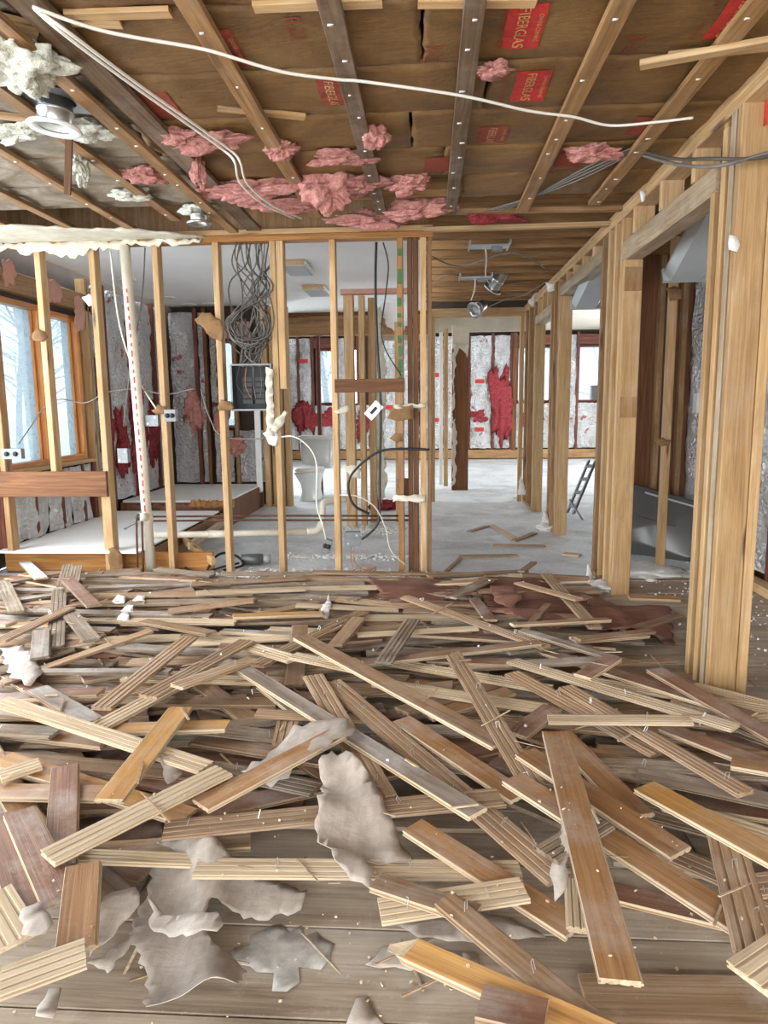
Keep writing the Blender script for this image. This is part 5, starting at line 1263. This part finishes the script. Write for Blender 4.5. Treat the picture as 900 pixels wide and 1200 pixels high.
# ---- 3. the boards that lie on top, in the order they fell
# u0,v0,u1,v1, side, top, raw, width factor, ends, staples, label
H_ = [
 # back rows and left rear
 (103, 688, 243, 683, 'F', 'g', 'g', .9, (0, 0), 0, 'long dusty grey board along the foot of the left studs'),
 (107, 697, 300, 694, 'F', 't', 't', 1, (0, .04), 0, 'long tan board lying level just in front of the left studs'),
 (150, 706, 300, 702, 'B', 't', 'g', 1, (0, 0), 0, 'grey upside-down board second from the left studs'),
 (225, 683, 358, 676, 'F', 't', 't', .9, (0, .04), 0, 'tan board lying level at the foot of the middle studs'),
 (230, 694, 357, 689, 'B', 't', 'p', 1, (0, 0), 0, 'pale upside-down board in front of the middle studs'),
 (197, 715, 300, 711, 'F', 't', 't', 1, (0, .03), 0, 'tan board lying level left of the amber plank edge'),
 (300, 712, 373, 697, 'F', 't', 't', 1, (.02, .02), 0, 'tan board slanting up to the right behind the amber plank edge'),
 (273, 722, 380, 717, 'F', 'h', 'p', .9, (0, 0), 0, 'short orange-varnished board in the rear middle of the pile'),
 (347, 708, 467, 714, 'B', 't', 'p', .7, (0, 0), 0, 'pale thin board lying level below the square junction box'),
 (168, 727, 247, 741, 'F', 't', 't', .9, (0, 0), 0, 'short tan board sloping right in the left rear of the pile'),
 (260, 738, 345, 743, 'F', 'g', 'p', .7, (0, 0), 0, 'short whitish board lying level left of the white plaster flake'),
 (20, 703, 102, 690, 'F', 'g', 'g', .8, (0, 0), 0, 'grey board slanting up under the red-brown short board at left rear'),
 (5, 682, 85, 668, 'F', 't', 'g', .8, (0, 0), 0, 'brown-grey board under the white painted board at left rear'),
 (70, 690, 65, 757, 'B', 't', 'g', 1, (0, .02), 0, 'upright grooved grey board pointing at the camera, far left'),
 (3, 680, 20, 716, 'B', 'g', 'g', 1, (0, 0), 0, 'weathered grooved grey board end at the far left edge'),
 (80, 661, 73, 686, 'B', 'w', 'g', .8, (0, 0), 0, 'left of two short ribbed whitish board ends at left rear'),
 (91, 664, 84, 690, 'B', 'w', 'g', .8, (0, 0), 0, 'right of two short ribbed whitish board ends at left rear'),
 (77, 676, 110, 709, 'F', 'r', 't', 1, (0, 0), 0, 'short red-brown board slanting right beside the ribbed ends'),
 (15, 645, 48, 677, 'F', 'w', 'p', 1, (0, 0), 0, 'white painted board leaning off the white platform'),
 (48, 738, 46, 770, 'F', 'g', 'g', 1, (0, 0), 0, 'short flat grey board end left of the grooved upright board'),
 (80, 716, 108, 748, 'B', 'g', 'g', 1, (0, 0), 0, 'dark grey grooved board slanting right at the left rear'),
 (0, 750, 82, 711, 'B', 't', 't', .85, (0, 0), 1, 'tan board rising right from the left edge to the grey grooved one'),
 (0, 784, 176, 735, 'F', 't', 't', .7, (0, 0), 0, 'long narrow tan board rising right from the left edge'),
 (43, 787, 200, 787, 'F', 'g', 'g', .6, (0, 0), 0, 'thin grey board lying level across the left middle'),
 # rear right and the passage mouth
 (501, 674, 618, 668, 'F', 't', 't', .6, (0, 0), 0, 'thin brown board lying across the passage threshold'),
 (612, 672, 690, 676, 'F', 't', 't', .7, (0, 0), 0, 'thin brown board right of the threshold board by the posts'),
 (528, 700, 573, 677, 'B', 't', 'g', 1, (0, 0), 0, 'short grey-brown board slanting up at the passage mouth'),
 (555, 700, 575, 726, 'F', 'r', 't', .8, (.03, 0), 0, 'short red-brown board end pointing at the camera by the passage mouth'),
 (640, 672, 698, 735, 'B', 't', 't', .9, (0, 0), 1, 'tan board pointing at the camera left of the second posts'),
 (607, 682, 680, 702, 'B', 't', 't', .8, (0, .04), 0, 'tan board with a pointed end crossing the passage mouth'),
 (617, 733, 643, 698, 'F', 't', 't', .5, (0, 0), 0, 'thin brown stick slanting up left of the second posts'),
 (473, 698, 640, 757, 'B', 't', 't', .85, (.03, 0), 2, 'long tan board slanting down right in the rear centre'),
 (600, 731, 714, 725, 'F', 't', 'p', .6, (0, 0), 0, 'thin pale-edged board lying level in front of the second posts'),
 (677, 748, 766, 738, 'F', 't', 't', .7, (0, .03), 0, 'short tan board left of the near right post'),
 (733, 738, 797, 720, 'F', 'r', 't', .8, (0, 0), 0, 'red-brown board beside the near right post foot'),
 (720, 776, 792, 773, 'F', 't', 't', .6, (0, 0), 0, 'thin tan board just left of the near right post foot'),
 (737, 699, 796, 701, 'F', 'h', 'p', 1.1, (0, 0), 0, 'orange-brown board lying inside the near door opening'),
 (417, 743, 560, 735, 'B', 't', 'p', .6, (.02, 0), 0, 'pale thin board lying level in the rear centre'),
 (610, 738, 722, 771, 'F', 'g', 'g', .7, (0, 0), 0, 'light grey board slanting down right before the second posts'),
 (370, 741, 475, 727, 'B', 't', 't', .8, (0, 0), 1, 'tan board rising right behind the white plaster flake'),
 # middle
 (345, 802, 352, 732, 'F', 't', 't', 1, (0, 0), 0, 'tan board pointing at the camera left of centre'),
 (300, 779, 424, 716, 'B', 'a', 't', 1, (0, 0), 1, 'brown grooved board rising right towards the white plaster flake'),
 (393, 757, 421, 725, 'F', 't', 't', .9, (0, 0), 0, 'short tan board rising right just right of the grooved brown one'),
 (288, 755, 345, 772, 'B', 't', 'p', 1, (0, 0), 0, 'short thick pale board left of the centre'),
 (343, 767, 420, 783, 'B', 't', 'p', .9, (0, 0), 1, 'pale grooved board sloping right under the long tan one'),
 (425, 778, 632, 752, 'F', 't', 'p', .8, (.02, 0), 0, 'long board with bright pale edge across the centre'),
 (484, 725, 450, 775, 'B', 'g', 'g', .95, (0, 0), 0, 'grey grooved board pointing at the camera in the centre'),
 (440, 786, 640, 818, 'B', 't', 'p', .95, (0, 0), 2, 'long pale grooved board sloping right in the centre'),
 (117, 853, 267, 859, 'F', 'h', 'p', 1, (0, 0), 0, 'honey board lying level under the crossed boards at left'),
 (44, 806, 109, 844, 'F', 'g', 't', 1, (0, 0), 0, 'short grey-tan board slanting right on the left side'),
 (107, 848, 243, 773, 'B', 't', 'p', 1, (0, 0), 0, 'pale grooved board rising right, middle of three at left'),
 (118, 829, 223, 745, 'B', 't', 't', 1, (0, .02), 0, 'tan grooved board rising right, leftmost of three at left'),
 (173, 827, 290, 760, 'B', 't', 't', 1, (0, 0), 0, 'tan grooved board rising right, rightmost of three at left'),
 (0, 820, 242, 898, 'B', 't', 'p', .9, (0, 0), 2, 'very long pale grooved board sloping down right across the left'),
 (0, 871, 218, 909, 'F', 'h', 'p', 1.05, (0, 0), 0, 'long honey-yellow board sloping right from the left edge'),
 (208, 832, 298, 789, 'B', 'r', 't', .9, (0, 0), 1, 'brown grooved board rising right from the top of the honey board'),
 (128, 936, 212, 828, 'F', 'h', 'p', 1.05, (0, 0), 0, 'honey-yellow board pointing down left, crossing the long honey one'),
 (310, 800, 369, 846, 'F', 'g', 'p', 1, (0, 0), 0, 'short whitish dusty board left of the long crossing board'),
 (332, 870, 338, 846, 'B', 't', 't', 1, (0, 0), 0, 'stub of grooved board below the whitish dusty board'),
 (300, 834, 430, 841, 'B', 'r', 't', .7, (0, 0), 0, 'pinkish board edge lying level left of centre'),
 (0, 926, 118, 928, 'F', 'a', 'p', 1, (0, 0), 0, 'orange-brown board lying level at the left edge'),
 (600, 787, 772, 881, 'B', 't', 't', .95, (0, 0), 2, 'long tan grooved board sloping right, lower of two at right'),
 (813, 802, 915, 828, 'B', 't', 'p', .8, (0, 0), 0, 'pale grooved board in front of the near right post'),
 (600, 772, 862, 854, 'B', 't', 'p', .9, (0, 0), 3, 'very long pale grooved board sloping right towards the near post'),
 (683, 792, 719, 769, 'F', 'r', 'p', 1, (0, 0), 0, 'short red-brown board lying across the long pale one at right'),
 (767, 788, 920, 866, 'F', 'r', 't', 1.05, (0, 0), 0, 'long russet board sloping right past the near post foot'),
 (780, 850, 920, 905, 'F', 'r', 'p', 1.05, (0, 0), 0, 'dusty russet board sloping right at the right edge'),
 (663, 803, 874, 930, 'B', 't', 't', .85, (0, 0), 3, 'long narrow tan grooved board with staples sloping right'),
 (606, 860, 648, 828, 'F', 'r', 'p', 1, (0, 0), 0, 'short dark russet board end left of the pale thick board'),
 (642, 840, 810, 844, 'B', 't', 'p', .8, (0, 0), 1, 'thick pale board lying level on top at right of centre'),
 (780, 915, 915, 955, 'B', 't', 'p', .9, (0, 0), 0, 'pale grooved board behind the orange board at the right edge'),
 (857, 892, 915, 902, 'F', 'a', 'p', .9, (0, 0), 0, 'orange board end at the right edge behind the russet ones'),
 (388, 788, 657, 1014, 'B', 't', 't', 1, (0, 0), 7, 'long tan grooved board with a row of staples through the centre'),
 (367, 790, 450, 933, 'B', 't', 't', 1, (0, 0), 3, 'tan grooved board pointing down right, left of the stapled one'),
 (352, 745, 586, 871, 'F', 't', 'p', 1.05, (0, 0), 0, 'long dull tan smooth board sloping right through the centre'),
 (470, 826, 610, 914, 'F', 'a', 'p', 1.05, (0, 0), 0, 'orange-brown smooth board right of the stapled board'),
 (15, 961, 292, 946, 'F', 't', 'p', .9, (0, 0), 0, 'long brown board lying level under the front left boards'),
 (85, 1001, 250, 1007, 'B', 't', 'p', .6, (0, 0), 0, 'pale board edge lying level above the torn veneer at left'),
 (192, 973, 586, 931, 'B', 'r', 't', 1, (0, 0), 5, 'very long pinkish-tan grooved board across the front centre'),
 (286, 777, 560, 946, 'F', 'g', 'p', .9, (0, 0), 0, 'long grey-tan smooth board crossing over the centre of the pile'),
 (228, 990, 610, 1006, 'B', 't', 'p', .85, (0, 0), 2, 'very long pale board at the front edge behind the torn paper'),
 (483, 955, 674, 1074, 'F', 'a', 'p', 1, (0, 0), 0, 'orange-brown smooth board sloping right at the front centre'),
 (235, 941, 397, 856, 'F', 'a', 'p', 1, (0, 0), 0, 'reddish-amber smooth board rising right at left of centre'),
 (530, 762, 633, 933, 'B', 't', 't', .85, (.10, 0), 4, 'tan board with a pointed far end aiming at the camera right of centre'),
 (445, 1066, 615, 1040, 'B', 't', 'p', 1, (0, 0), 2, 'pale grooved board at the front right of the torn paper'),
 (440, 1031, 560, 1070, 'F', 't', 'p', .8, (0, .02), 0, 'short tan board emerging from under the torn paper'),
 (708, 1041, 846, 1074, 'F', 'r', 'p', .9, (0, 0), 0, 'russet board with pale edge in the front right'),
 (677, 1030, 681, 1088, 'B', 't', 'p', .7, (0, 0), 0, 'short pale board beside the small paper scrap at front right'),
 (600, 910, 868, 1080, 'F', 'a', 'p', 1.05, (0, 0), 0, 'long amber board sloping right in the front right, lower one'),
 (655, 857, 750, 955, 'F', 'a', 'p', 1.1, (0, 0), 0, 'short brown-amber board pointing at the camera on the right'),
 (615, 880, 797, 998, 'F', 'a', 'p', 1.05, (0, 0), 0, 'long amber board sloping right in the front right, upper one'),
 (640, 1000, 706, 960, 'B', 't', 'g', .9, (0, 0), 0, 'grey board stub between the amber boards'),
 (850, 975, 889, 1118, 'B', 't', 't', 1.05, (0, 0), 2, 'deeply grooved tan board pointing at the camera at the right edge'),
 (650, 857, 727, 1150, 'F', 'a', 'p', 1.0, (0, .01), 0, 'long scratched amber board pointing straight at the camera, front right'),
 (755, 920, 925, 1012, 'F', 'h', 'p', 1.1, (0, 0), 0, 'bright orange board sloping right off the right edge on top'),
 (878, 1145, 925, 1112, 'B', 't', 'p', 1.2, (0, 0), 0, 'pale grooved board end at the lower right edge'),
 (520, 1022, 760, 1212, 'F', 't', 't', .75, (0, 0), 3, 'long narrow tan board running off the bottom right of centre'),
 (452, 1096, 715, 1212, 'F', 's', 'p', .85, (.16, 0), 0, 'splintered yellow wood plank running off the bottom edge'),
 (562, 1172, 640, 1190, 'F', 'r', 't', 1, (0, 0), 0, 'short dark brown board under the splintered plank'),
 # left front
 (76, 897, 68, 1040, 'F', 'r', 't', 1, (0, 0), 0, 'dark russet board pointing at the camera under the left boards'),
 (-5, 955, 32, 1062, 'F', 'r', 'p', 1, (0, 0), 0, 'dusty russet board pointing at the camera at the left edge'),
 (22, 950, 74, 1062, 'F', 'r', 'p', 1, (0, .12), 0, 'russet board with a split broken end at front left'),
 (97, 1012, 88, 1112, 'F', 'a', 'p', 1, (0, 0), 0, 'brown-amber board pointing at the camera left of the torn veneer'),
 (55, 996, 262, 902, 'B', 't', 'p', 1, (0, 0), 0, 'pale grooved board rising right over the front left boards'),
 (-10, 1046, 22, 1100, 'B', 't', 'p', 1.1, (0, 0), 0, 'tan grooved board end at the left edge near the bottom'),
 (0, 908, 47, 893, 'B', 't', 'p', .9, (0, 0), 0, 'pale ribbed board end at the left edge above the orange-brown one'),
 (0, 1150, 100, 1114, 'B', 't', 'p', 1, (0, 0), 0, 'pale grooved board rising right at the bottom left corner'),
 # on the passage floor
 (550, 622, 571, 616, 'F', 't', 't', .7, (0, 0), 0, 'leftmost short stick on the passage floor'),
 (576, 615, 602, 629, 'B', 't', 'p', .8, (0, 0), 0, 'farthest grooved stick on the passage floor'),
 (602, 633, 627, 624, 'F', 't', 't', .7, (0, 0), 0, 'stick on the passage floor slanting up beside the posts'),
 (578, 638, 641, 639, 'F', 't', 't', .6, (0, .03), 0, 'longest level stick on the passage floor'),
 (537, 651, 609, 650, 'F', 't', 't', .8, (0, .05), 0, 'brown stick lying level nearest the passage mouth'),
 (524, 668, 540, 653, 'F', 't', 't', .4, (0, 0), 0, 'thin stick slanting up at the left of the passage mouth'),
 (611, 669, 626, 658, 'F', 't', 't', .6, (0, 0), 0, 'stubby stick slanting up at the right of the passage mouth'),
 (660, 648, 680, 650, 'F', 'h', 'p', 1.2, (0, 0), 0, 'small orange board scrap beside the second posts'),
]
CENTRE_TOP = {}
for i, (u0, v0, u1, v1, sd, tp, rw, wf_, ends, ns, lab) in enumerate(H_):
    z0 = z1 = 0.06
    w = BW * wf_
    for it in range(4):
        a_ = PZ(u0, v0, z0); b_ = PZ(u1, v1, z1)
        d = V(b_.x - a_.x, b_.y - a_.y, 0); L = d.length; ang = math.atan2(d.y, d.x); cx, cy = (a_.x + b_.x) / 2, (a_.y + b_.y) / 2
        z, m, IJ = settle(cx, cy, ang, L, w, BT, 97)
        n0, n1 = z - m * L / 2 + BT, z + m * L / 2 + BT
        z0, z1 = max(.0, min(.5, n0)), max(.0, min(.5, n1))
    commit(z, m, IJ, BT)
    o = put_board(cx, cy, ang, L / math.cos(math.atan(m)) if False else L, w, BT, sd, tp, rw, ends, i + 1, z, m, ns)
    tag(o, lab, 'floorboard', 'torn-up floorboards on top of the pile')
# ---- 4. torn underlay and paper
def roll_fn(k, ax, x0): return lambda a, b: k * max(0, (a * ax[0] + b * ax[1]) - x0) ** 2
pile_sheet('underlay_sheet', 'largest torn grey underlay sheet lying curled at the bottom left', [(185, 1012), (232, 1014), (300, 1045), (360, 1058), (352, 1075), (300, 1084), (250, 1075), (232, 1100), (262, 1132), (290, 1140), (275, 1198), (172, 1203), (170, 1150), (155, 1118), (128, 1150), (103, 1140), (150, 1112), (168, 1070)], 'paper', .004, .05, .0018, .014, .008, .025, lambda a, b: .035 * max(0, math.sin(a * 14 + b * 5 + 1.0)) ** 3 + .9 * max(0, abs(b) - .13) ** 1.5, 'underlay sheet', .012)
pile_sheet('underlay_sheet', 'grey underlay flap curling over the largest torn sheet', [(176, 1084), (215, 1100), (262, 1112), (258, 1130), (220, 1132), (182, 1112)], 'paper', .05, .03, .0018, .015, .008, .025, lambda a, b: 4 * max(0, b) ** 2 + .02 * math.sin(a * 25), 'underlay sheet', .03)
pile_sheet('underlay_sheet', 'upright curled grey underlay piece left of the largest torn sheet', [(112, 1078), (132, 1068), (160, 1066), (163, 1084), (140, 1100), (122, 1118), (104, 1135)], 'paper', .02, .04, .0018, .02, .01, .03, lambda a, b: 2.5 * a * a, 'underlay sheet', .03)
pile_sheet('underlay_sheet', 'torn grey underlay standing up over the front boards in the centre', [(378, 936), (390, 930), (420, 938), (450, 975), (478, 1008), (482, 1026), (466, 1030), (430, 1030), (443, 1066), (405, 1050), (372, 1012), (376, 985)], 'paper', .02, .03, .0018, .02, .010, .03, lambda a, b: -.35 * a + .025 * max(0, math.sin(a * 22 + b * 9)) ** 2, 'underlay sheet')
pile_sheet('underlay_sheet', 'torn tan paper draped over the boards left of centre', [(285, 930), (300, 912), (345, 885), (410, 880), (415, 905), (372, 922), (318, 950)], 'paper', .01, .02, .0018, .03, .012, .04, None, 'underlay sheet')
pile_sheet('underlay_sheet', 'curled tan paper flap at the left middle of the pile', [(0, 772), (22, 770), (45, 795), (52, 805), (38, 815), (18, 812)], 'paper', .006, .02, .0018, .03, .012, .04, None, 'underlay sheet')
pile_sheet('underlay_sheet', 'small hourglass paper scrap at the front right', [(655, 1010), (668, 1004), (676, 1030), (664, 1055), (662, 1090), (648, 1094), (642, 1065), (652, 1040)], 'paper', .005, .015, .0018, .03, .006, .04, None, 'underlay sheet')
pile_sheet('underlay_sheet', 'small white paper scrap on the board at the bottom left corner', [(30, 1115), (55, 1104), (66, 1128), (60, 1138), (28, 1138)], 'paper', .02, .03, .0018, .02, .008, .03, None, 'underlay sheet')
pile_sheet('underlay_sheet', 'torn paper scrap below the board at the bottom left corner', [(58, 1145), (98, 1128), (100, 1155), (82, 1170), (60, 1165)], 'paper', .006, .02, .0018, .02, .008, .03, None, 'underlay sheet')
pile_sheet('underlay_sheet', 'narrow curled paper strip at the bottom left', [(58, 1170), (73, 1168), (62, 1205), (42, 1205)], 'paper', .01, .03, .0018, .02, .006, .03, None, 'underlay sheet', .02)
pile_sheet('underlay_sheet', 'paper scrap stuck across the pale grooved board at left', [(190, 925), (206, 918), (216, 912), (214, 935), (198, 944)], 'paper', .006, .01, .0018, .02, .006, .03, None, 'underlay sheet')
pile_sheet('underlay_sheet', 'flat torn veneer patch on the floor beside the splintered plank', [(428, 1132), (448, 1112), (500, 1108), (560, 1120), (560, 1138), (480, 1140)], 'paper', .0015, .003, .0016, .03, .008, .04, None, 'underlay sheet', .001)
pile_sheet('underlay_sheet', 'flat torn veneer patch on the floor at the bottom centre', [(405, 1203), (418, 1172), (432, 1170), (440, 1190), (450, 1204)], 'paper', .0015, .003, .0016, .03, .008, .04, None, 'underlay sheet', .001)
pile_sheet('underlay_sheet', 'flat torn veneer patch on the floor right of the pale grooved board', [(465, 1085), (500, 1076), (560, 1070), (600, 1078), (640, 1100), (560, 1105), (490, 1100)], 'paper', .0015, .003, .0016, .03, .008, .04, None, 'underlay sheet', .001)
pile_sheet('plaster_flake', 'white plaster flake standing on the boards in the rear centre', [(373, 732), (386, 714), (389, 722), (384, 734)], 'gypsum', .01, .02, .003, .02, .004, .03, lambda a, b: .25 * b, 'plaster')
for i, (u, v) in enumerate([(140, 716), (150, 724), (163, 716), (145, 731)]):
    pile_sheet('plaster_flake', 'white plaster flake in the cluster on the left rear boards', [(u - 8, v + 2), (u, v - 3), (u + 8, v - 2), (u + 6, v + 3)], 'gypsum', .006, .012, .003, .02, .004, .03, None, 'plaster')['group'] = 'plaster flakes on the left rear boards'
pile_sheet('floor_stain', 'blue-grey stained patch on the bare floor at the bottom centre', [(268, 1118), (300, 1090), (340, 1088), (378, 1100), (380, 1125), (350, 1150), (318, 1158), (300, 1140)], 'stain', .0012, .001, .0008, .02, .03, .04, None, 'floor patch', .0006)
# wide worn panel at the lower right
tag(beam('floor_panel', None, (0.33, 1.26, .009), (1.75, 1.30, .009), .016, .30, 'panel', (0, 0, 1)), 'wide scratched brown floor panel lying at the bottom right corner', 'panel')
# ---- 5. splinters, crumbs (nobody could count them)
sr_ = random.Random(77)
def hfz(x, yy):
    i, j = int((x - GX0) / RES), int((yy - GY0) / RES)
    return float(HF[min(max(i, 0), NX - 1), min(max(j, 0), NY - 1)])
g = G()
for k in range(260):
    x = sr_.uniform(-2.4, 1.3); yy = sr_.uniform(1.3, 4.9)
    if abs(x + .05) > .62 * yy + .2: continue
    L = sr_.uniform(.03, .16); w = sr_.uniform(.002, .008); R = Matrix.Rotation(sr_.uniform(0, PI), 3, 'Z') @ Matrix.Rotation(sr_.gauss(0, .12), 3, 'Y')
    g.box((x, yy, hfz(x, yy) + .006), (L, w, w * .6), k % 3, R)
tag(g.build('wood_splinters', ['raw_pale', 'raw_tan', 'raw_tan'], None, (0, 3, 0)), 'fine wood splinters scattered over the boards and floor', 'splinters', None, 'stuff')
g = G()
def crumb(x, yy, z, s, m):
    R = Matrix.Rotation(sr_.uniform(0, 6), 3, 'Z') @ Matrix.Rotation(sr_.uniform(0, 6), 3, 'X'); g.box((x, yy, z), (s * sr_.uniform(.6, 1.6), s, s * sr_.uniform(.4, 1)), m, R)
for k in range(900):
    x = sr_.uniform(-1.6, 0.05); crumb(x, 5.1 + sr_.gauss(0, .09), .008, sr_.uniform(.006, .022), 0)
for k in range(350):
    crumb(sr_.uniform(-1.2, -.1), 5.75 + sr_.gauss(0, .05), .006, sr_.uniform(.006, .02), 0)
for k in range(250):
    crumb(sr_.uniform(-.9, -.1), 7.0 + sr_.gauss(0, .12), .006, sr_.uniform(.008, .025), 0)
for k in range(160):
    x = sr_.uniform(-.9, .7); yy = sr_.uniform(1.25, 1.9); crumb(x, yy, hfz(x, yy) + .003, sr_.uniform(.002, .006), 1)
for k in range(110):
    x = sr_.uniform(-2.9, 1.1); yy = sr_.uniform(2, 4.9); crumb(x, yy, hfz(x, yy) + .004, sr_.uniform(.003, .010), 0)
for k in range(300):
    crumb(1.9 + sr_.gauss(0, .2), sr_.uniform(3.1, 5.6), .005, sr_.uniform(.004, .012), 0)
tag(g.build('plaster_crumbs', ['gypsum', 'raw_pale'], None, (0, 4, 0)), 'white plaster crumbs and chips strewn along the partition foot', 'crumbs', None, 'stuff')

# boards that share a description are told apart by their order across the picture
fam = {}
for o in bpy.data.objects:
    if o.name.startswith('floorboard') and str(o.get('group', '')).startswith('half-buried'): fam.setdefault(o['label'], []).append(o)
ordn = ['leftmost', 'second leftmost', 'third leftmost', 'fourth leftmost', 'fifth leftmost', 'sixth leftmost', 'seventh leftmost', 'eighth leftmost', 'ninth leftmost', 'tenth leftmost', 'eleventh leftmost', 'twelfth leftmost', 'thirteenth leftmost', 'fourteenth leftmost']
for lab, l in fam.items():
    if len(l) < 2: continue
    l.sort(key=lambda o: o.location.x / o.location.y)
    for k, o in enumerate(l): o['label'] = lab + ', ' + ('rightmost' if k == len(l) - 1 else ordn[min(k, 13)])
